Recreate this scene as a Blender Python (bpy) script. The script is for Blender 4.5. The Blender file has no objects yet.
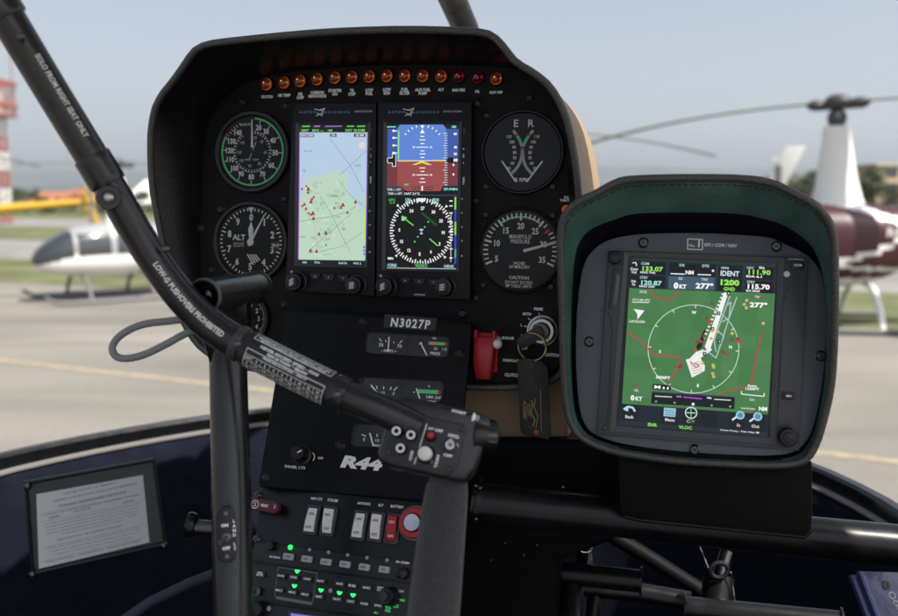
import bpy, math, random, bmesh
from mathutils import Vector, Matrix, noise
from mathutils.geometry import tessellate_polygon
random.seed(7)
R = math.radians
SC = bpy.context.scene
COL = SC.collection

# ---------------------------------------------------------------- camera, sky, sun, exposure
EYE = 1.95; PITCH = R(7.15); FPX = 900.0; CX, CY = 449.0, 308.0
cd = bpy.data.cameras.new('camera'); cam = bpy.data.objects.new('camera', cd); COL.objects.link(cam)
cam.location = (0, 0, EYE); cam.rotation_euler = (math.pi/2 - PITCH, 0, 0)
cd.sensor_width = 36; cd.lens = 36*FPX/898; cd.clip_start = .02; cd.clip_end = 30000
cd.dof.use_dof = True; cd.dof.focus_distance = .78; cd.dof.aperture_fstop = 6.0
SC.camera = cam
SUN_EL, SUN_AZ = R(54), R(128)          # azimuth from +Y towards +X (negative: left)
w = bpy.data.worlds.new('World'); SC.world = w; w.use_nodes = True
nt = w.node_tree; nt.nodes.clear()
wo = nt.nodes.new('ShaderNodeOutputWorld'); bg = nt.nodes.new('ShaderNodeBackground'); sk = nt.nodes.new('ShaderNodeTexSky')
sk.sky_type = 'NISHITA'; sk.sun_disc = False; sk.sun_elevation = SUN_EL; sk.sun_rotation = SUN_AZ
sk.air_density = 1.0; sk.dust_density = 3.0; sk.ozone_density = .5; sk.altitude = 0
bg.inputs[1].default_value = .052
hs = nt.nodes.new('ShaderNodeHueSaturation'); hs.inputs['Saturation'].default_value = .6     # milky, hazy air
nt.links.new(sk.outputs[0], hs.inputs['Color']); nt.links.new(hs.outputs[0], bg.inputs[0]); nt.links.new(bg.outputs[0], wo.inputs[0])
sd = bpy.data.lights.new('sun', 'SUN'); sd.energy = 2.9; sd.angle = R(.6); sd.color = (1, .95, .87)
so = bpy.data.objects.new('sun', sd); COL.objects.link(so); so.location = (10, -20, 40)
sdir = Vector((math.sin(SUN_AZ)*math.cos(SUN_EL), math.cos(SUN_AZ)*math.cos(SUN_EL), math.sin(SUN_EL)))
so.rotation_euler = sdir.to_track_quat('Z', 'Y').to_euler()
EXPO = 1.6
SC.view_settings.view_transform = 'Standard'; SC.view_settings.look = 'None'
SC.view_settings.exposure = EXPO; SC.view_settings.gamma = 1; SC.view_settings.use_curve_mapping = False
SC.render.engine = 'CYCLES'
SC.cycles.max_bounces = 8; SC.cycles.transparent_max_bounces = 12; SC.cycles.use_denoising = True
SC.cycles.sample_clamp_indirect = 6

# ---------------------------------------------------------------- camera geometry: pixel of the photo -> place in the world
CR = Vector((1, 0, 0)); CU = Vector((0, math.sin(PITCH), math.cos(PITCH))); CF = Vector((0, math.cos(PITCH), -math.sin(PITCH)))
CO = Vector((0, 0, EYE))
def c2w(x, y, z): return CR*x + CU*y + CF*z
def ray(px, py): return c2w((px-CX)/FPX, -(py-CY)/FPX, 1.0)
def W(px, py, z): return CO + ray(px, py)*z
def on_height(px, py, h):
    r = ray(px, py); return CO + r*((h-CO.z)/r.z)
def on_dist(px, py, d):
    r = ray(px, py); return CO + r*(d/r.y)
def ground(px, py): return on_height(px, py, 0)

class Frame:
    """a flat face standing in the cockpit: origin, right, up, normal (towards the pilot)"""
    def __init__(s, O, X, Y):
        s.O = Vector(O); s.X = Vector(X).normalized(); s.N = s.X.cross(Vector(Y)).normalized(); s.Y = s.N.cross(s.X)
        s.M = Matrix((s.X, s.Y, s.N)).transposed().to_4x4(); s.M.translation = s.O
    @staticmethod
    def pose(yaw, tilt, roll, ox, oy, oz):
        a, b, r = R(yaw), R(tilt), R(roll)
        def rx(v): return (v[0], v[1]*math.cos(b)-v[2]*math.sin(b), v[1]*math.sin(b)+v[2]*math.cos(b))
        def ry(v): return (v[0]*math.cos(a)+v[2]*math.sin(a), v[1], -v[0]*math.sin(a)+v[2]*math.cos(a))
        X = ry(rx((math.cos(r), math.sin(r), 0))); Y = ry(rx((-math.sin(r), math.cos(r), 0)))
        return Frame(CO + c2w(ox, oy, oz), c2w(*X), c2w(*Y))
    def h(s, px, py, n=0.0):
        r = ray(px, py); t = ((s.O + s.N*n) - CO).dot(s.N)/r.dot(s.N)
        d = CO + r*t - s.O
        return Vector((d.dot(s.X), d.dot(s.Y), n))
    def m(s, px, py):                    # metres per photo pixel there
        p = s.O + s.X*s.h(px, py).x + s.Y*s.h(px, py).y
        return (p-CO).dot(CF)/FPX
    def w(s, v): return s.M @ Vector(v)
    def loc(s, v): return s.M.inverted() @ Vector(v)

# ---------------------------------------------------------------- materials
MATS = {}
def lin(hexs):
    if not isinstance(hexs, str): return tuple(hexs)+(1,)
    o = []
    for i in (0, 2, 4):
        c = int(hexs[i:i+2], 16)/255; o.append(c/12.92 if c <= .04045 else ((c+.055)/1.055)**2.4)
    return tuple(o)+(1,)
def mat(name, col, rough=.5, metal=0, bump=0, bscale=800, bdet=3, var=0, vscale=30, emit=None, estr=1, spec=.5, coat=0, sheen=0, wear=0):
    if name in MATS: return MATS[name]
    m = bpy.data.materials.new(name); m.use_nodes = True; n = m.node_tree; b = n.nodes['Principled BSDF']
    c = lin(col); b.inputs['Base Color'].default_value = c; b.inputs['Roughness'].default_value = rough
    b.inputs['Metallic'].default_value = metal; b.inputs['Specular IOR Level'].default_value = spec
    b.inputs['Coat Weight'].default_value = coat; b.inputs['Sheen Weight'].default_value = sheen
    if emit:
        b.inputs['Emission Color'].default_value = lin(emit); b.inputs['Emission Strength'].default_value = estr
    if bump or var or wear:
        tc = n.nodes.new('ShaderNodeTexCoord')
    if bump:
        t = n.nodes.new('ShaderNodeTexNoise'); t.inputs['Scale'].default_value = bscale; t.inputs['Detail'].default_value = bdet
        u = n.nodes.new('ShaderNodeBump'); u.inputs['Strength'].default_value = bump; u.inputs['Distance'].default_value = .6/bscale
        n.links.new(tc.outputs['Object'], t.inputs['Vector']); n.links.new(t.outputs[0], u.inputs['Height']); n.links.new(u.outputs[0], b.inputs['Normal'])
    if var:
        t = n.nodes.new('ShaderNodeTexNoise'); t.inputs['Scale'].default_value = vscale; t.inputs['Detail'].default_value = 6
        r = n.nodes.new('ShaderNodeValToRGB'); r.color_ramp.elements[0].position = .3; r.color_ramp.elements[1].position = .7
        r.color_ramp.elements[0].color = tuple(x*(1-var) for x in c[:3])+(1,); r.color_ramp.elements[1].color = tuple(min(1, x*(1+var)) for x in c[:3])+(1,)
        n.links.new(tc.outputs['Object'], t.inputs['Vector']); n.links.new(t.outputs[0], r.inputs[0]); n.links.new(r.outputs[0], b.inputs['Base Color'])
    if wear:      # scuffs change the gloss
        t = n.nodes.new('ShaderNodeTexNoise'); t.inputs['Scale'].default_value = 60; t.inputs['Detail'].default_value = 8
        mr = n.nodes.new('ShaderNodeMapRange'); mr.inputs[1].default_value = .35; mr.inputs[2].default_value = .65
        mr.inputs[3].default_value = max(.05, rough-wear); mr.inputs[4].default_value = min(1, rough+wear)
        n.links.new(tc.outputs['Object'], t.inputs['Vector']); n.links.new(t.outputs[0], mr.inputs[0]); n.links.new(mr.outputs[0], b.inputs['Roughness'])
    MATS[name] = m; return m
def scr(hexs, k=1.0):                    # a lit patch of a display
    nm = 'display_'+hexs+('_%d' % int(k*100))
    if nm in MATS: return MATS[nm]
    m = mat(nm, '050505', .35, emit=hexs, estr=k*2**(-EXPO), spec=.25); return m
def glassy(name, tint=(1, 1, 1), gloss=1.0, rough=.02, ior=1.45, dark=0):
    if name in MATS: return MATS[name]
    m = bpy.data.materials.new(name); m.use_nodes = True; n = m.node_tree; n.nodes.clear()
    o = n.nodes.new('ShaderNodeOutputMaterial'); t = n.nodes.new('ShaderNodeBsdfTransparent'); g = n.nodes.new('ShaderNodeBsdfGlossy')
    f = n.nodes.new('ShaderNodeFresnel'); x = n.nodes.new('ShaderNodeMixShader')
    t.inputs[0].default_value = tuple(tint)+(1,); g.inputs['Roughness'].default_value = rough; g.inputs[0].default_value = (gloss, gloss, gloss, 1)
    f.inputs[0].default_value = ior
    n.links.new(f.outputs[0], x.inputs[0]); n.links.new(t.outputs[0], x.inputs[1]); n.links.new(g.outputs[0], x.inputs[2]); n.links.new(x.outputs[0], o.inputs[0])
    MATS[name] = m; return m
BLACK = mat('black_crinkle_paint', (.006, .006, .007), .5, bump=.5, bscale=1400, wear=.1)
PANEL = mat('panel_satin_black', (.0042, .0045, .0052), .5, bump=.35, bscale=2200, wear=.08, spec=.18)
PED = mat('pedestal_black', (.0025, .0025, .003), .6, bump=.2, bscale=1500, spec=.12)
SATIN = mat('satin_black_enamel', (.005, .0052, .006), .3, spec=.35, bump=.08, bscale=1200, wear=.04)
TUBE = mat('tube_black_enamel', (.018, .018, .020), .26, spec=.55, bump=.08, bscale=900, wear=.04)
LEATHER = mat('black_leather_trim', (.05, .048, .045), .42, bump=1.0, bscale=700, bdet=2, spec=.8, var=.5, vscale=900)
LINING_AND_SHADE = mat('hood_lining_and_shade_black', (.0035, .004, .007), .36, bump=.2, bscale=500)
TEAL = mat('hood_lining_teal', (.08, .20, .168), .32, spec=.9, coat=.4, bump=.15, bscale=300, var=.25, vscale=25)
TAN = mat('tan_leather_cowl', (.30, .20, .12), .6, bump=.35, bscale=450, var=.1, vscale=12)
FOAM = mat('grip_foam', (.034, .034, .036), .9, bump=1.0, bscale=420, bdet=8, sheen=.3, var=.4, vscale=600)
RUBBER = mat('rubber', (.015, .015, .016), .6, bump=.15, bscale=900)
KNOB = mat('knob_black', (.006, .006, .008), .35, bump=.1, bscale=1500)
GREY = mat('bezel_grey', (.115, .124, .15), .45, bump=.15, bscale=2500, wear=.06)
UNIT = mat('unit_charcoal', (.007, .008, .013), .4, spec=.3, bump=.1, bscale=2500)
DIAL = mat('dial_black', (.005, .005, .006), .6, spec=.2)
DIALG = mat('dial_grey', (.013, .014, .019), .6, spec=.2)
WHITE = mat('white_paint_marks', (.88, .88, .86), .5)
WHITED = mat('dim_white_marks', (.5, .5, .51), .5)
CREAM = mat('rocker_white', (.82, .82, .81), .35)
REDP = mat('red_plastic', (.42, .018, .025), .38, bump=.05)
STEEL = mat('steel', (.5, .5, .52), .25, metal=1, bump=.05, wear=.12)
DSTEEL = mat('dark_steel', (.1, .1, .105), .3, metal=1, wear=.1)
BRASS = mat('brass', (.5, .38, .16), .3, metal=1)
GREEN = mat('green_mark', (.12, .72, .25), .5); YEL = mat('yellow_mark', (.65, .45, .08), .5); REDM = mat('red_mark', (.5, .03, .03), .5)
CARPET = mat('navy_carpet', (.006, .0075, .014), .95, bump=1, bscale=1200, var=.25, vscale=40, spec=.1)
GLASS = glassy('instrument_glass', gloss=.35, rough=.06)

# ---------------------------------------------------------------- mesh builder
_tcache = {}
def text_geo(s, bold=.0, res=2, spacing=1.0):
    k = (s, bold, res, spacing)
    if k in _tcache: return _tcache[k]
    c = bpy.data.curves.new('tmp_text', 'FONT'); c.body = s; c.size = 1; c.offset = bold; c.resolution_u = res; c.align_x = 'CENTER'; c.align_y = 'CENTER'; c.space_line = .85
    c.space_character = spacing
    o = bpy.data.objects.new('tmp_text', c); COL.objects.link(o)
    dg = bpy.context.evaluated_depsgraph_get(); me = o.evaluated_get(dg).to_mesh()
    vs = [v.co.copy() for v in me.vertices]; fs = [tuple(p.vertices) for p in me.polygons]
    o.evaluated_get(dg).to_mesh_clear(); bpy.data.objects.remove(o); bpy.data.curves.remove(c)
    if vs:
        x0 = min(v.x for v in vs); x1 = max(v.x for v in vs); y0 = min(v.y for v in vs); y1 = max(v.y for v in vs)
        vs = [Vector((v.x-(x0+x1)/2, v.y-(y0+y1)/2, 0)) for v in vs]; dim = (x1-x0, y1-y0)
    else: dim = (1, 1)
    _tcache[k] = (vs, fs, dim); return _tcache[k]

class MB:
    def __init__(s): s.v = []; s.f = []; s.mi = []; s.mats = []
    def _m(s, m):
        if m not in s.mats: s.mats.append(m)
        return s.mats.index(m)
    def add(s, vs, fs, m, M=None):
        b = len(s.v); k = s._m(m)
        s.v += [tuple(M @ Vector(v)) if M else tuple(v) for v in vs]
        for f in fs: s.f.append(tuple(b+i for i in f)); s.mi.append(k)
        return s
    def box(s, c, d, m, M=None):
        x, y, z = [q/2 for q in d]; c = Vector(c)
        vs = [c+Vector((a*x, b*y, e*z)) for a in (-1, 1) for b in (-1, 1) for e in (-1, 1)]
        return s.add(vs, [(0, 1, 3, 2), (4, 6, 7, 5), (0, 4, 5, 1), (2, 3, 7, 6), (0, 2, 6, 4), (1, 5, 7, 3)], m, M)
    def lathe(s, prof, m, n=40, M=None, closed=False):
        """prof: (r, z) list, about local z"""
        vs = []; fs = []
        for r, z in prof:
            for i in range(n):
                a = 2*math.pi*i/n; vs.append((r*math.cos(a), r*math.sin(a), z))
        L = len(prof)
        for j in range(L-1):
            for i in range(n): fs.append((j*n+i, j*n+(i+1) % n, (j+1)*n+(i+1) % n, (j+1)*n+i))
        if prof[0][0] > 1e-6 and not closed: fs.append(tuple(reversed(range(n))))
        if prof[-1][0] > 1e-6 and not closed: fs.append(tuple(range((L-1)*n, L*n)))
        return s.add(vs, fs, m, M)
    def cyl(s, c, r, z0, z1, m, n=32, bev=0, M=None):
        T = Matrix.Translation(Vector((c[0], c[1], 0)))
        if M: T = M @ T
        b = bev
        pr = [(r, z0), (r, z1)] if not b else [(r, z0), (r, z1-b), (r-b*.3, z1-b*.3), (r-b, z1)]
        return s.lathe(pr, m, n, T)
    def ring(s, c, r0, r1, z, m, n=48, a0=0, a1=360, M=None):
        """flat ring or arc; angles clockwise from 12 o'clock"""
        vs = []; fs = []; k = max(2, int(n*(a1-a0)/360))
        for i in range(k+1):
            a = R(a0+(a1-a0)*i/k)
            for r in (r0, r1): vs.append((c[0]+r*math.sin(a), c[1]+r*math.cos(a), z))
        for i in range(k): fs.append((2*i, 2*i+1, 2*i+3, 2*i+2))
        return s.add(vs, fs, m, M)
    def disc(s, c, r, z, m, n=32, M=None):
        return s.add([(c[0]+r*math.cos(2*math.pi*i/n), c[1]+r*math.sin(2*math.pi*i/n), z) for i in range(n)], [tuple(range(n))], m, M)
    def tick(s, c, r0, r1, ang, wd, z, m, w1=None, M=None):
        a = R(ang); d = Vector((math.sin(a), math.cos(a), 0)); q = Vector((d.y, -d.x, 0)); C = Vector((c[0], c[1], z)); w1 = wd if w1 is None else w1
        return s.add([C+d*r0-q*wd/2, C+d*r0+q*wd/2, C+d*r1+q*w1/2, C+d*r1-q*w1/2], [(0, 1, 2, 3)], m, M)
    def poly(s, pts, z, m, M=None):
        P = [Vector((p[0], p[1], z)) for p in pts]
        return s.add(P, tessellate_polygon([P]), m, M)
    def line(s, pts, wd, z, m, M=None):
        for a, b in zip(pts[:-1], pts[1:]):
            a = Vector((a[0], a[1], z)); b = Vector((b[0], b[1], z)); d = b-a
            if d.length < 1e-9: continue
            q = Vector((-d.y, d.x, 0)).normalized()*wd/2
            s.add([a-q, b-q, b+q, a+q], [(0, 1, 2, 3)], m, M)
        return s
    def prism(s, pts, z0, z1, m, M=None, bev=0):
        """pts outline in xy (ccw or cw), extruded z0..z1, optional rounded top edge"""
        n = len(pts); ar = sum(pts[i][0]*pts[(i+1) % n][1]-pts[(i+1) % n][0]*pts[i][1] for i in range(n))
        if ar < 0: pts = list(reversed(pts))
        rings = [(0, z0), (0, z1)] if not bev else [(0, z0), (0, z1-bev), (bev*.3, z1-bev*.3), (bev, z1)]
        vs = []
        for ins, z in rings:
            q = inset(pts, ins) if ins else pts
            vs += [(p[0], p[1], z) for p in q]
        fs = []
        for j in range(len(rings)-1):
            for i in range(n): fs.append((j*n+i, j*n+(i+1) % n, (j+1)*n+(i+1) % n, (j+1)*n+i))
        top = [Vector(v) for v in vs[-n:]]; k = (len(rings)-1)*n
        for t in tessellate_polygon([top]):
            t = tuple(k+i for i in t); a, b, c = (Vector(vs[i]) for i in t)
            if (b-a).cross(c-a).z < 0: t = t[::-1]
            fs.append(t)
        for t in tessellate_polygon([[Vector(v) for v in vs[:n]]]):
            a, b, c = (Vector(vs[i]) for i in t)
            if (b-a).cross(c-a).z > 0: t = tuple(t)[::-1]
            fs.append(tuple(t))
        return s.add(vs, fs, m, M)
    def loft(s, rings, m, M=None, closed=True, cap0=False, cap1=False):
        n = len(rings[0]); vs = [p for r in rings for p in r]; fs = []
        for j in range(len(rings)-1):
            for i in range(n if closed else n-1): fs.append((j*n+i, j*n+(i+1) % n, (j+1)*n+(i+1) % n, (j+1)*n+i))
        if cap0: fs.append(tuple(reversed(range(n))))
        if cap1: fs.append(tuple(range((len(rings)-1)*n, len(rings)*n)))
        return s.add(vs, fs, m, M)
    def tube(s, pts, r, m, n=20, M=None, cap=True, closed=False):
        P = [Vector(p) for p in pts]; L = len(P); rr = r if isinstance(r, (list, tuple)) else [r]*L
        rings = []; up = None
        for i in range(L):
            if closed: t = (P[(i+1) % L]-P[i-1]).normalized()
            else: t = (P[min(i+1, L-1)]-P[max(i-1, 0)]).normalized()
            if up is None:
                up = Vector((0, 0, 1)) if abs(t.z) < .9 else Vector((1, 0, 0))
            a = (up - t*up.dot(t)).normalized(); up = a; b = t.cross(a)
            rings.append([P[i]+(a*math.cos(2*math.pi*k/n)+b*math.sin(2*math.pi*k/n))*rr[i] for k in range(n)])
        if closed: rings.append(rings[0])
        return s.loft(rings, m, M, True, cap and not closed, cap and not closed)
    def sphere(s, c, r, m, n=20, sc=(1, 1, 1), M=None, half=False):
        T = Matrix.Translation(Vector(c)) @ Matrix.Diagonal((sc[0], sc[1], sc[2], 1))
        if M: T = M @ T
        k = n//2; lo = 0 if half else -k//2 if False else 0
        pr = []
        for i in range(k+1):
            a = (math.pi/2*(i/k)) if half else (-math.pi/2+math.pi*i/k)
            pr.append((max(r*math.cos(a), 1e-7), r*math.sin(a)))
        return s.lathe(pr, m, n, T, closed=True)
    def text(s, t, c, hgt, z, m, wid=None, bold=.02, rot=0, shear=0, M=None, res=2, sx=1, fn=None, spacing=1.0):
        """hgt: height of the whole block's ink; wid: forces the width"""
        vs, fs, dim = text_geo(t, bold, res, spacing)
        ky = hgt/max(dim[1], .05); kx = (wid/max(dim[0], .02)) if wid else ky*sx
        a = R(rot); ca, sa = math.cos(a), math.sin(a); o = []
        for v in vs:
            x = v.x*kx+shear*v.y*ky; y = v.y*ky
            q = (c[0]+x*ca-y*sa, c[1]+x*sa+y*ca, z)
            o.append(fn(*q) if fn else q)
        return s.add(o, fs, m, M)
    def build(s, name, parent=None, sharp=38, flat=False, bevel=0, weld=False):
        me = bpy.data.meshes.new(name); me.from_pydata([tuple(v) for v in s.v], [], s.f)
        for m in s.mats: me.materials.append(m)
        me.polygons.foreach_set('material_index', s.mi)
        if not flat:
            me.polygons.foreach_set('use_smooth', [True]*len(me.polygons))
        me.update(); me.validate()
        if weld:
            b = bmesh.new(); b.from_mesh(me); bmesh.ops.remove_doubles(b, verts=b.verts, dist=1e-6); b.to_mesh(me); b.free()
        if not flat: me.set_sharp_from_angle(angle=R(sharp))
        o = bpy.data.objects.new(name, me); COL.objects.link(o)
        if parent: o.parent = parent
        if bevel:
            q = o.modifiers.new('bevel', 'BEVEL'); q.width = bevel; q.segments = 2; q.limit_method = 'ANGLE'; q.angle_limit = R(40)
        return o
def inset(pts, d):
    n = len(pts); out = []
    for i in range(n):
        p0, p1, p2 = Vector(pts[i-1][:2]), Vector(pts[i][:2]), Vector(pts[(i+1) % n][:2])
        e1 = (p1-p0).normalized(); e2 = (p2-p1).normalized(); n1 = Vector((-e1.y, e1.x)); n2 = Vector((-e2.y, e2.x))
        b = (n1+n2); b = b.normalized() if b.length > 1e-6 else n1
        out.append(tuple(p1+b*d/max(.4, b.dot(n1))))
    return out
def rrect(cx, cy, wd, hg, r, n=4, rot=0):
    pts = []
    for k, (sx, sy) in enumerate(((1, 1), (-1, 1), (-1, -1), (1, -1))):
        for i in range(n+1):
            a = math.pi/2*(k+i/n); pts.append(((wd/2-r)*sx+r*math.cos(a), (hg/2-r)*sy+r*math.sin(a)))
    a = R(rot); return [(cx+x*math.cos(a)-y*math.sin(a), cy+x*math.sin(a)+y*math.cos(a)) for x, y in pts]
def chaikin(pts, k=2, closed=True):
    P = [Vector(p) for p in pts]
    for _ in range(k):
        Q = []; n = len(P)
        if not closed: Q.append(P[0])
        for i in range(n if closed else n-1):
            a, b = P[i], P[(i+1) % n]; Q += [a*.75+b*.25, a*.25+b*.75]
        if not closed: Q.append(P[-1])
        P = Q
    return P
def resample(pts, n, closed=True):
    P = [Vector(p) for p in pts]
    if closed: P = P+[P[0]]
    L = [0]
    for a, b in zip(P[:-1], P[1:]): L.append(L[-1]+(b-a).length)
    T = L[-1]; out = []; j = 0
    for i in range(n):
        t = T*i/(n if closed else n-1)
        while j < len(L)-2 and L[j+1] < t: j += 1
        k = (t-L[j])/max(1e-9, L[j+1]-L[j]); out.append(P[j].lerp(P[j+1], min(1, k)))
    return out
def thing(name, label, cat, M=None, group=None, kind=None):
    o = bpy.data.objects.new(name, None); COL.objects.link(o); o.empty_display_size = .1
    if M is not None: o.matrix_world = M
    return tag(o, label, cat, group, kind)
def tag(o, label=None, cat=None, group=None, kind=None):
    if label: o['label'] = label
    if cat: o['category'] = cat
    if group: o['group'] = group
    if kind: o['kind'] = kind
    return o
def at(o, x, y, z=0, rot=0):
    o.location = (x, y, z); o.rotation_euler = (0, 0, R(rot)); return o
def pxtext(F, mb, s, px, py, hpx, n, m, wpx=None, **kw):
    k = F.m(px, py); c = F.h(px, py, n)
    return mb.text(s, (c.x, c.y), hpx*k, n, m, wid=(wpx*k if wpx else None), **kw)
def pxpoly(F, mb, pts, n, m): return mb.poly([F.h(x, y, n)[:2] for x, y in pts], n, m)
def pxline(F, mb, pts, wpx, n, m):
    k = F.m(*pts[0]); return mb.line([F.h(x, y, n)[:2] for x, y in pts], wpx*k, n, m)
def screw(mb_m, parent, x, y, z, r=.0032, head=DSTEEL):
    b = MB(); b.lathe([(r*1.25, 0), (r*1.25, r*.15), (r, r*.3), (r, r*.55), (r*.8, r*.75), (0.0001, r*.8)], head, 16)
    a = random.uniform(0, 90)
    for q in (a, a+90): b.box((0, 0, r*.82), (r*1.3, r*.22, r*.1), KNOB, Matrix.Rotation(R(q), 4, 'Z'))
    o = b.build('screw', parent); return at(o, x, y, z)

# ================================================================ SETTING: ground, hills
def radial(pts, n, c):
    """sample a closed outline (3d points) at n directions about c"""
    out = []; P = [Vector(p) if len(p) == 3 else Vector((p[0], p[1], 0)) for p in pts]; L = len(P)
    for i in range(n):
        a = 2*math.pi*i/n; d = Vector((math.cos(a), math.sin(a))); best = None
        for j in range(L):
            p, q = P[j], P[(j+1) % L]; e = Vector((q.x-p.x, q.y-p.y)); r = Vector((p.x-c[0], p.y-c[1]))
            den = d.x*e.y-d.y*e.x
            if abs(den) < 1e-12: continue
            t = (r.x*e.y-r.y*e.x)/den; u = (r.x*d.y-r.y*d.x)/den
            if t > 0 and -1e-6 <= u <= 1+1e-6 and (best is None or t > best[0]): best = (t, p.lerp(q, u))
        out.append(best[1] if best else P[0])
    return out

def ground_mat():
    m = bpy.data.materials.new('apron_concrete'); m.use_nodes = True; n = m.node_tree; b = n.nodes['Principled BSDF']; b.inputs['Roughness'].default_value = .9
    tc = n.nodes.new('ShaderNodeTexCoord')
    a = n.nodes.new('ShaderNodeTexNoise'); a.inputs['Scale'].default_value = .35; a.inputs['Detail'].default_value = 8; a.inputs['Distortion'].default_value = .6
    c = n.nodes.new('ShaderNodeTexNoise'); c.inputs['Scale'].default_value = 14; c.inputs['Detail'].default_value = 6
    mp = n.nodes.new('ShaderNodeMapping'); mp.inputs['Scale'].default_value = (.35, 1.6, 1)
    r = n.nodes.new('ShaderNodeValToRGB'); r.color_ramp.elements[0].position = .35; r.color_ramp.elements[1].position = .68
    r.color_ramp.elements[0].color = (.165, .153, .135, 1); r.color_ramp.elements[1].color = (.265, .247, .216, 1)
    x = n.nodes.new('ShaderNodeMixRGB'); x.blend_type = 'MULTIPLY'; x.inputs[0].default_value = .35
    n.links.new(tc.outputs['Object'], mp.inputs[0]); n.links.new(mp.outputs[0], a.inputs['Vector']); n.links.new(tc.outputs['Object'], c.inputs['Vector'])
    n.links.new(a.outputs[0], r.inputs[0]); n.links.new(r.outputs[0], x.inputs[1]); n.links.new(c.outputs[0], x.inputs[2]); n.links.new(x.outputs[0], b.inputs['Base Color'])
    return m
CONC = ground_mat()
GRASS = mat('airfield_grass', (.10, .112, .045), .95, var=.45, vscale=.6, bump=1, bscale=6)
TAXI = mat('taxiway_asphalt', (.19, .185, .175), .9, var=.15, vscale=.4)
FIELD = mat('far_fields', (.10, .105, .05), .95, var=.3, vscale=.02)
HILL = mat('hill_scrub', (.06, .07, .06), .95, var=.3, vscale=.004)
YLINE = mat('faded_yellow_paint', (.31, .255, .17), .85, var=.3, vscale=9)

b = MB(); b.box((0, 6000, -.5), (16000, 14000, 1), FIELD); tag(b.build('ground', flat=True), kind='structure')
def strip(name, pts, z, m):
    b = MB(); b.poly([(p[0], p[1]) for p in pts], 0, m); o = b.build(name, flat=True); o.location.z = z; return tag(o, kind='structure')
# the apron edge runs obliquely: further away on the left, nearer on the right
e1, e2 = ground(0, 282), ground(898, 331); dv = (e2-e1).normalized(); nv = Vector((-dv.y, dv.x, 0))
def off(d, t): return e1 + nv*d + dv*t
strip('apron', [off(-70, -90), off(-70, 90), off(0, 90), off(0, -90)], .004, CONC)
strip('grass_verge', [off(0, -150), off(0, 150), off(5.5, 150), off(5.5, -150)], .008, GRASS)
strip('taxiway', [off(5.5, -150), off(5.5, 150), off(14, 150), off(14, -150)], .012, TAXI)
strip('grass_field', [off(14, -200), off(14, 200), off(26, 200), off(26, -200)], .016, GRASS)
strip('runway', [off(26, -300), off(26, 300), off(40, 300), off(40, -300)], .02, TAXI)
strip('grass_infield', [off(40, -400), off(40, 400), off(95, 400), off(95, -400)], .024, GRASS)
l1, l2 = ground(-80, 351.5), ground(930, 466)
d = (l2-l1).normalized(); q = Vector((-d.y, d.x, 0))*.055
b = MB(); b.poly([(l1-q-d*8)[:2], (l2-q+d*4)[:2], (l2+q+d*4)[:2], (l1+q-d*8)[:2]], 0, YLINE)
o = b.build('painted_line', flat=True); o.location.z = .0085; tag(o, kind='structure')

def ridge(name, dist, hmin, hmax, seed, x0, x1):
    n = 140; k = 8; vs = []; fs = []
    for i in range(n+1):
        x = x0+(x1-x0)*i/n; hh = hmin+(hmax-hmin)*(.5+.5*noise.fractal(Vector((x/1500+seed, seed, 0)), 1, 2, 5)*1.3)
        for j in range(k+1):
            u = j/k; z = hh*math.sin(u*math.pi/2)**1.3 if j else -2
            z += noise.noise(Vector((x/150, j*.8, seed)))*hh*.08*(j > 0)*(j < k)
            vs.append((x, dist-500+u*600+noise.noise(Vector((x/300, j, seed)))*80*(j > 0), z))
    for i in range(n):
        for j in range(k): a = i*(k+1)+j; fs.append((a, a+k+1, a+k+2, a+1))
    b = MB(); b.add(vs, fs, HILL); return tag(b.build(name, sharp=180), kind='structure')
ridge('hills', 4300, 95, 160, 3.1, -5000, 5000)
ridge('low_hills', 2600, 18, 45, 8.7, -3500, 3500)

# ================================================================ cabin shell (nose, rim, carpet, posts)
HOOPZ = EYE-.35
hp = [(-160, 505), (-60, 471), (0, 454), (87, 436), (150, 425), (208, 416), (267, 409), (330, 403), (400, 399), (470, 398), (560, 404), (650, 417), (740, 438), (814, 466), (841, 477), (870, 492), (898, 507.5), (935, 535)]
hoop = [on_height(x, y, HOOPZ) for x, y in hp]
hoop = [Vector((hoop[0].x+.0, -.6, HOOPZ))]+hoop+[Vector((hoop[-1].x+.01, -.6, HOOPZ))]
hoop = resample(chaikin(hoop, 3, False), 90, False)
cab = thing('helicopter_cabin', 'dark cockpit nose shell with navy carpet lining and black windshield rim around the instrument console', 'cockpit shell', Matrix.Translation((0, 0, 0)))
cen = Vector((-.05, .5, HOOPZ))
def inward(p, d):
    q = cen-p; q.z = 0; return p+q.normalized()*d
def band(offs):            # closed section of (inward, down) offsets swept round the hoop
    return [[(inward(p, a)+Vector((0, 0, -z))) for a, z in offs] for p in hoop]
b = MB(); b.loft(band([(-.012, 0), (.004, -.001), (.008, .003), (.008, .020), (-.012, .022)]), SATIN, closed=True)
b.build('windshield_rim', cab)
b = MB(); b.loft(band([(.0085, .019), (.018, .021), (.018, .0235), (.0085, .0235)]), mat('rim_edge_strip', (.16, .155, .145), .45), closed=True)
b.build('rim_edge_strip', cab)
b = MB(); sec = [(.010, .024), (.022, .03), (.03, .10), (.05, .22), (.085, .36), (.14, .50), (.24, .60), (.36, .64)]
b.loft(band(sec), CARPET, closed=False); b.build('nose_lining', cab, sharp=180)
b = MB(); sec = [(-.010, .018), (-.03, .1), (-.035, .25), (.0, .45), (.1, .6), (.3, .7)]
b.loft(band(sec), mat('maroon_hull_paint', (.12, .02, .025), .3, coat=.5), closed=False); b.build('outer_skin', cab, sharp=180)
FLZ = HOOPZ-.62
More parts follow.
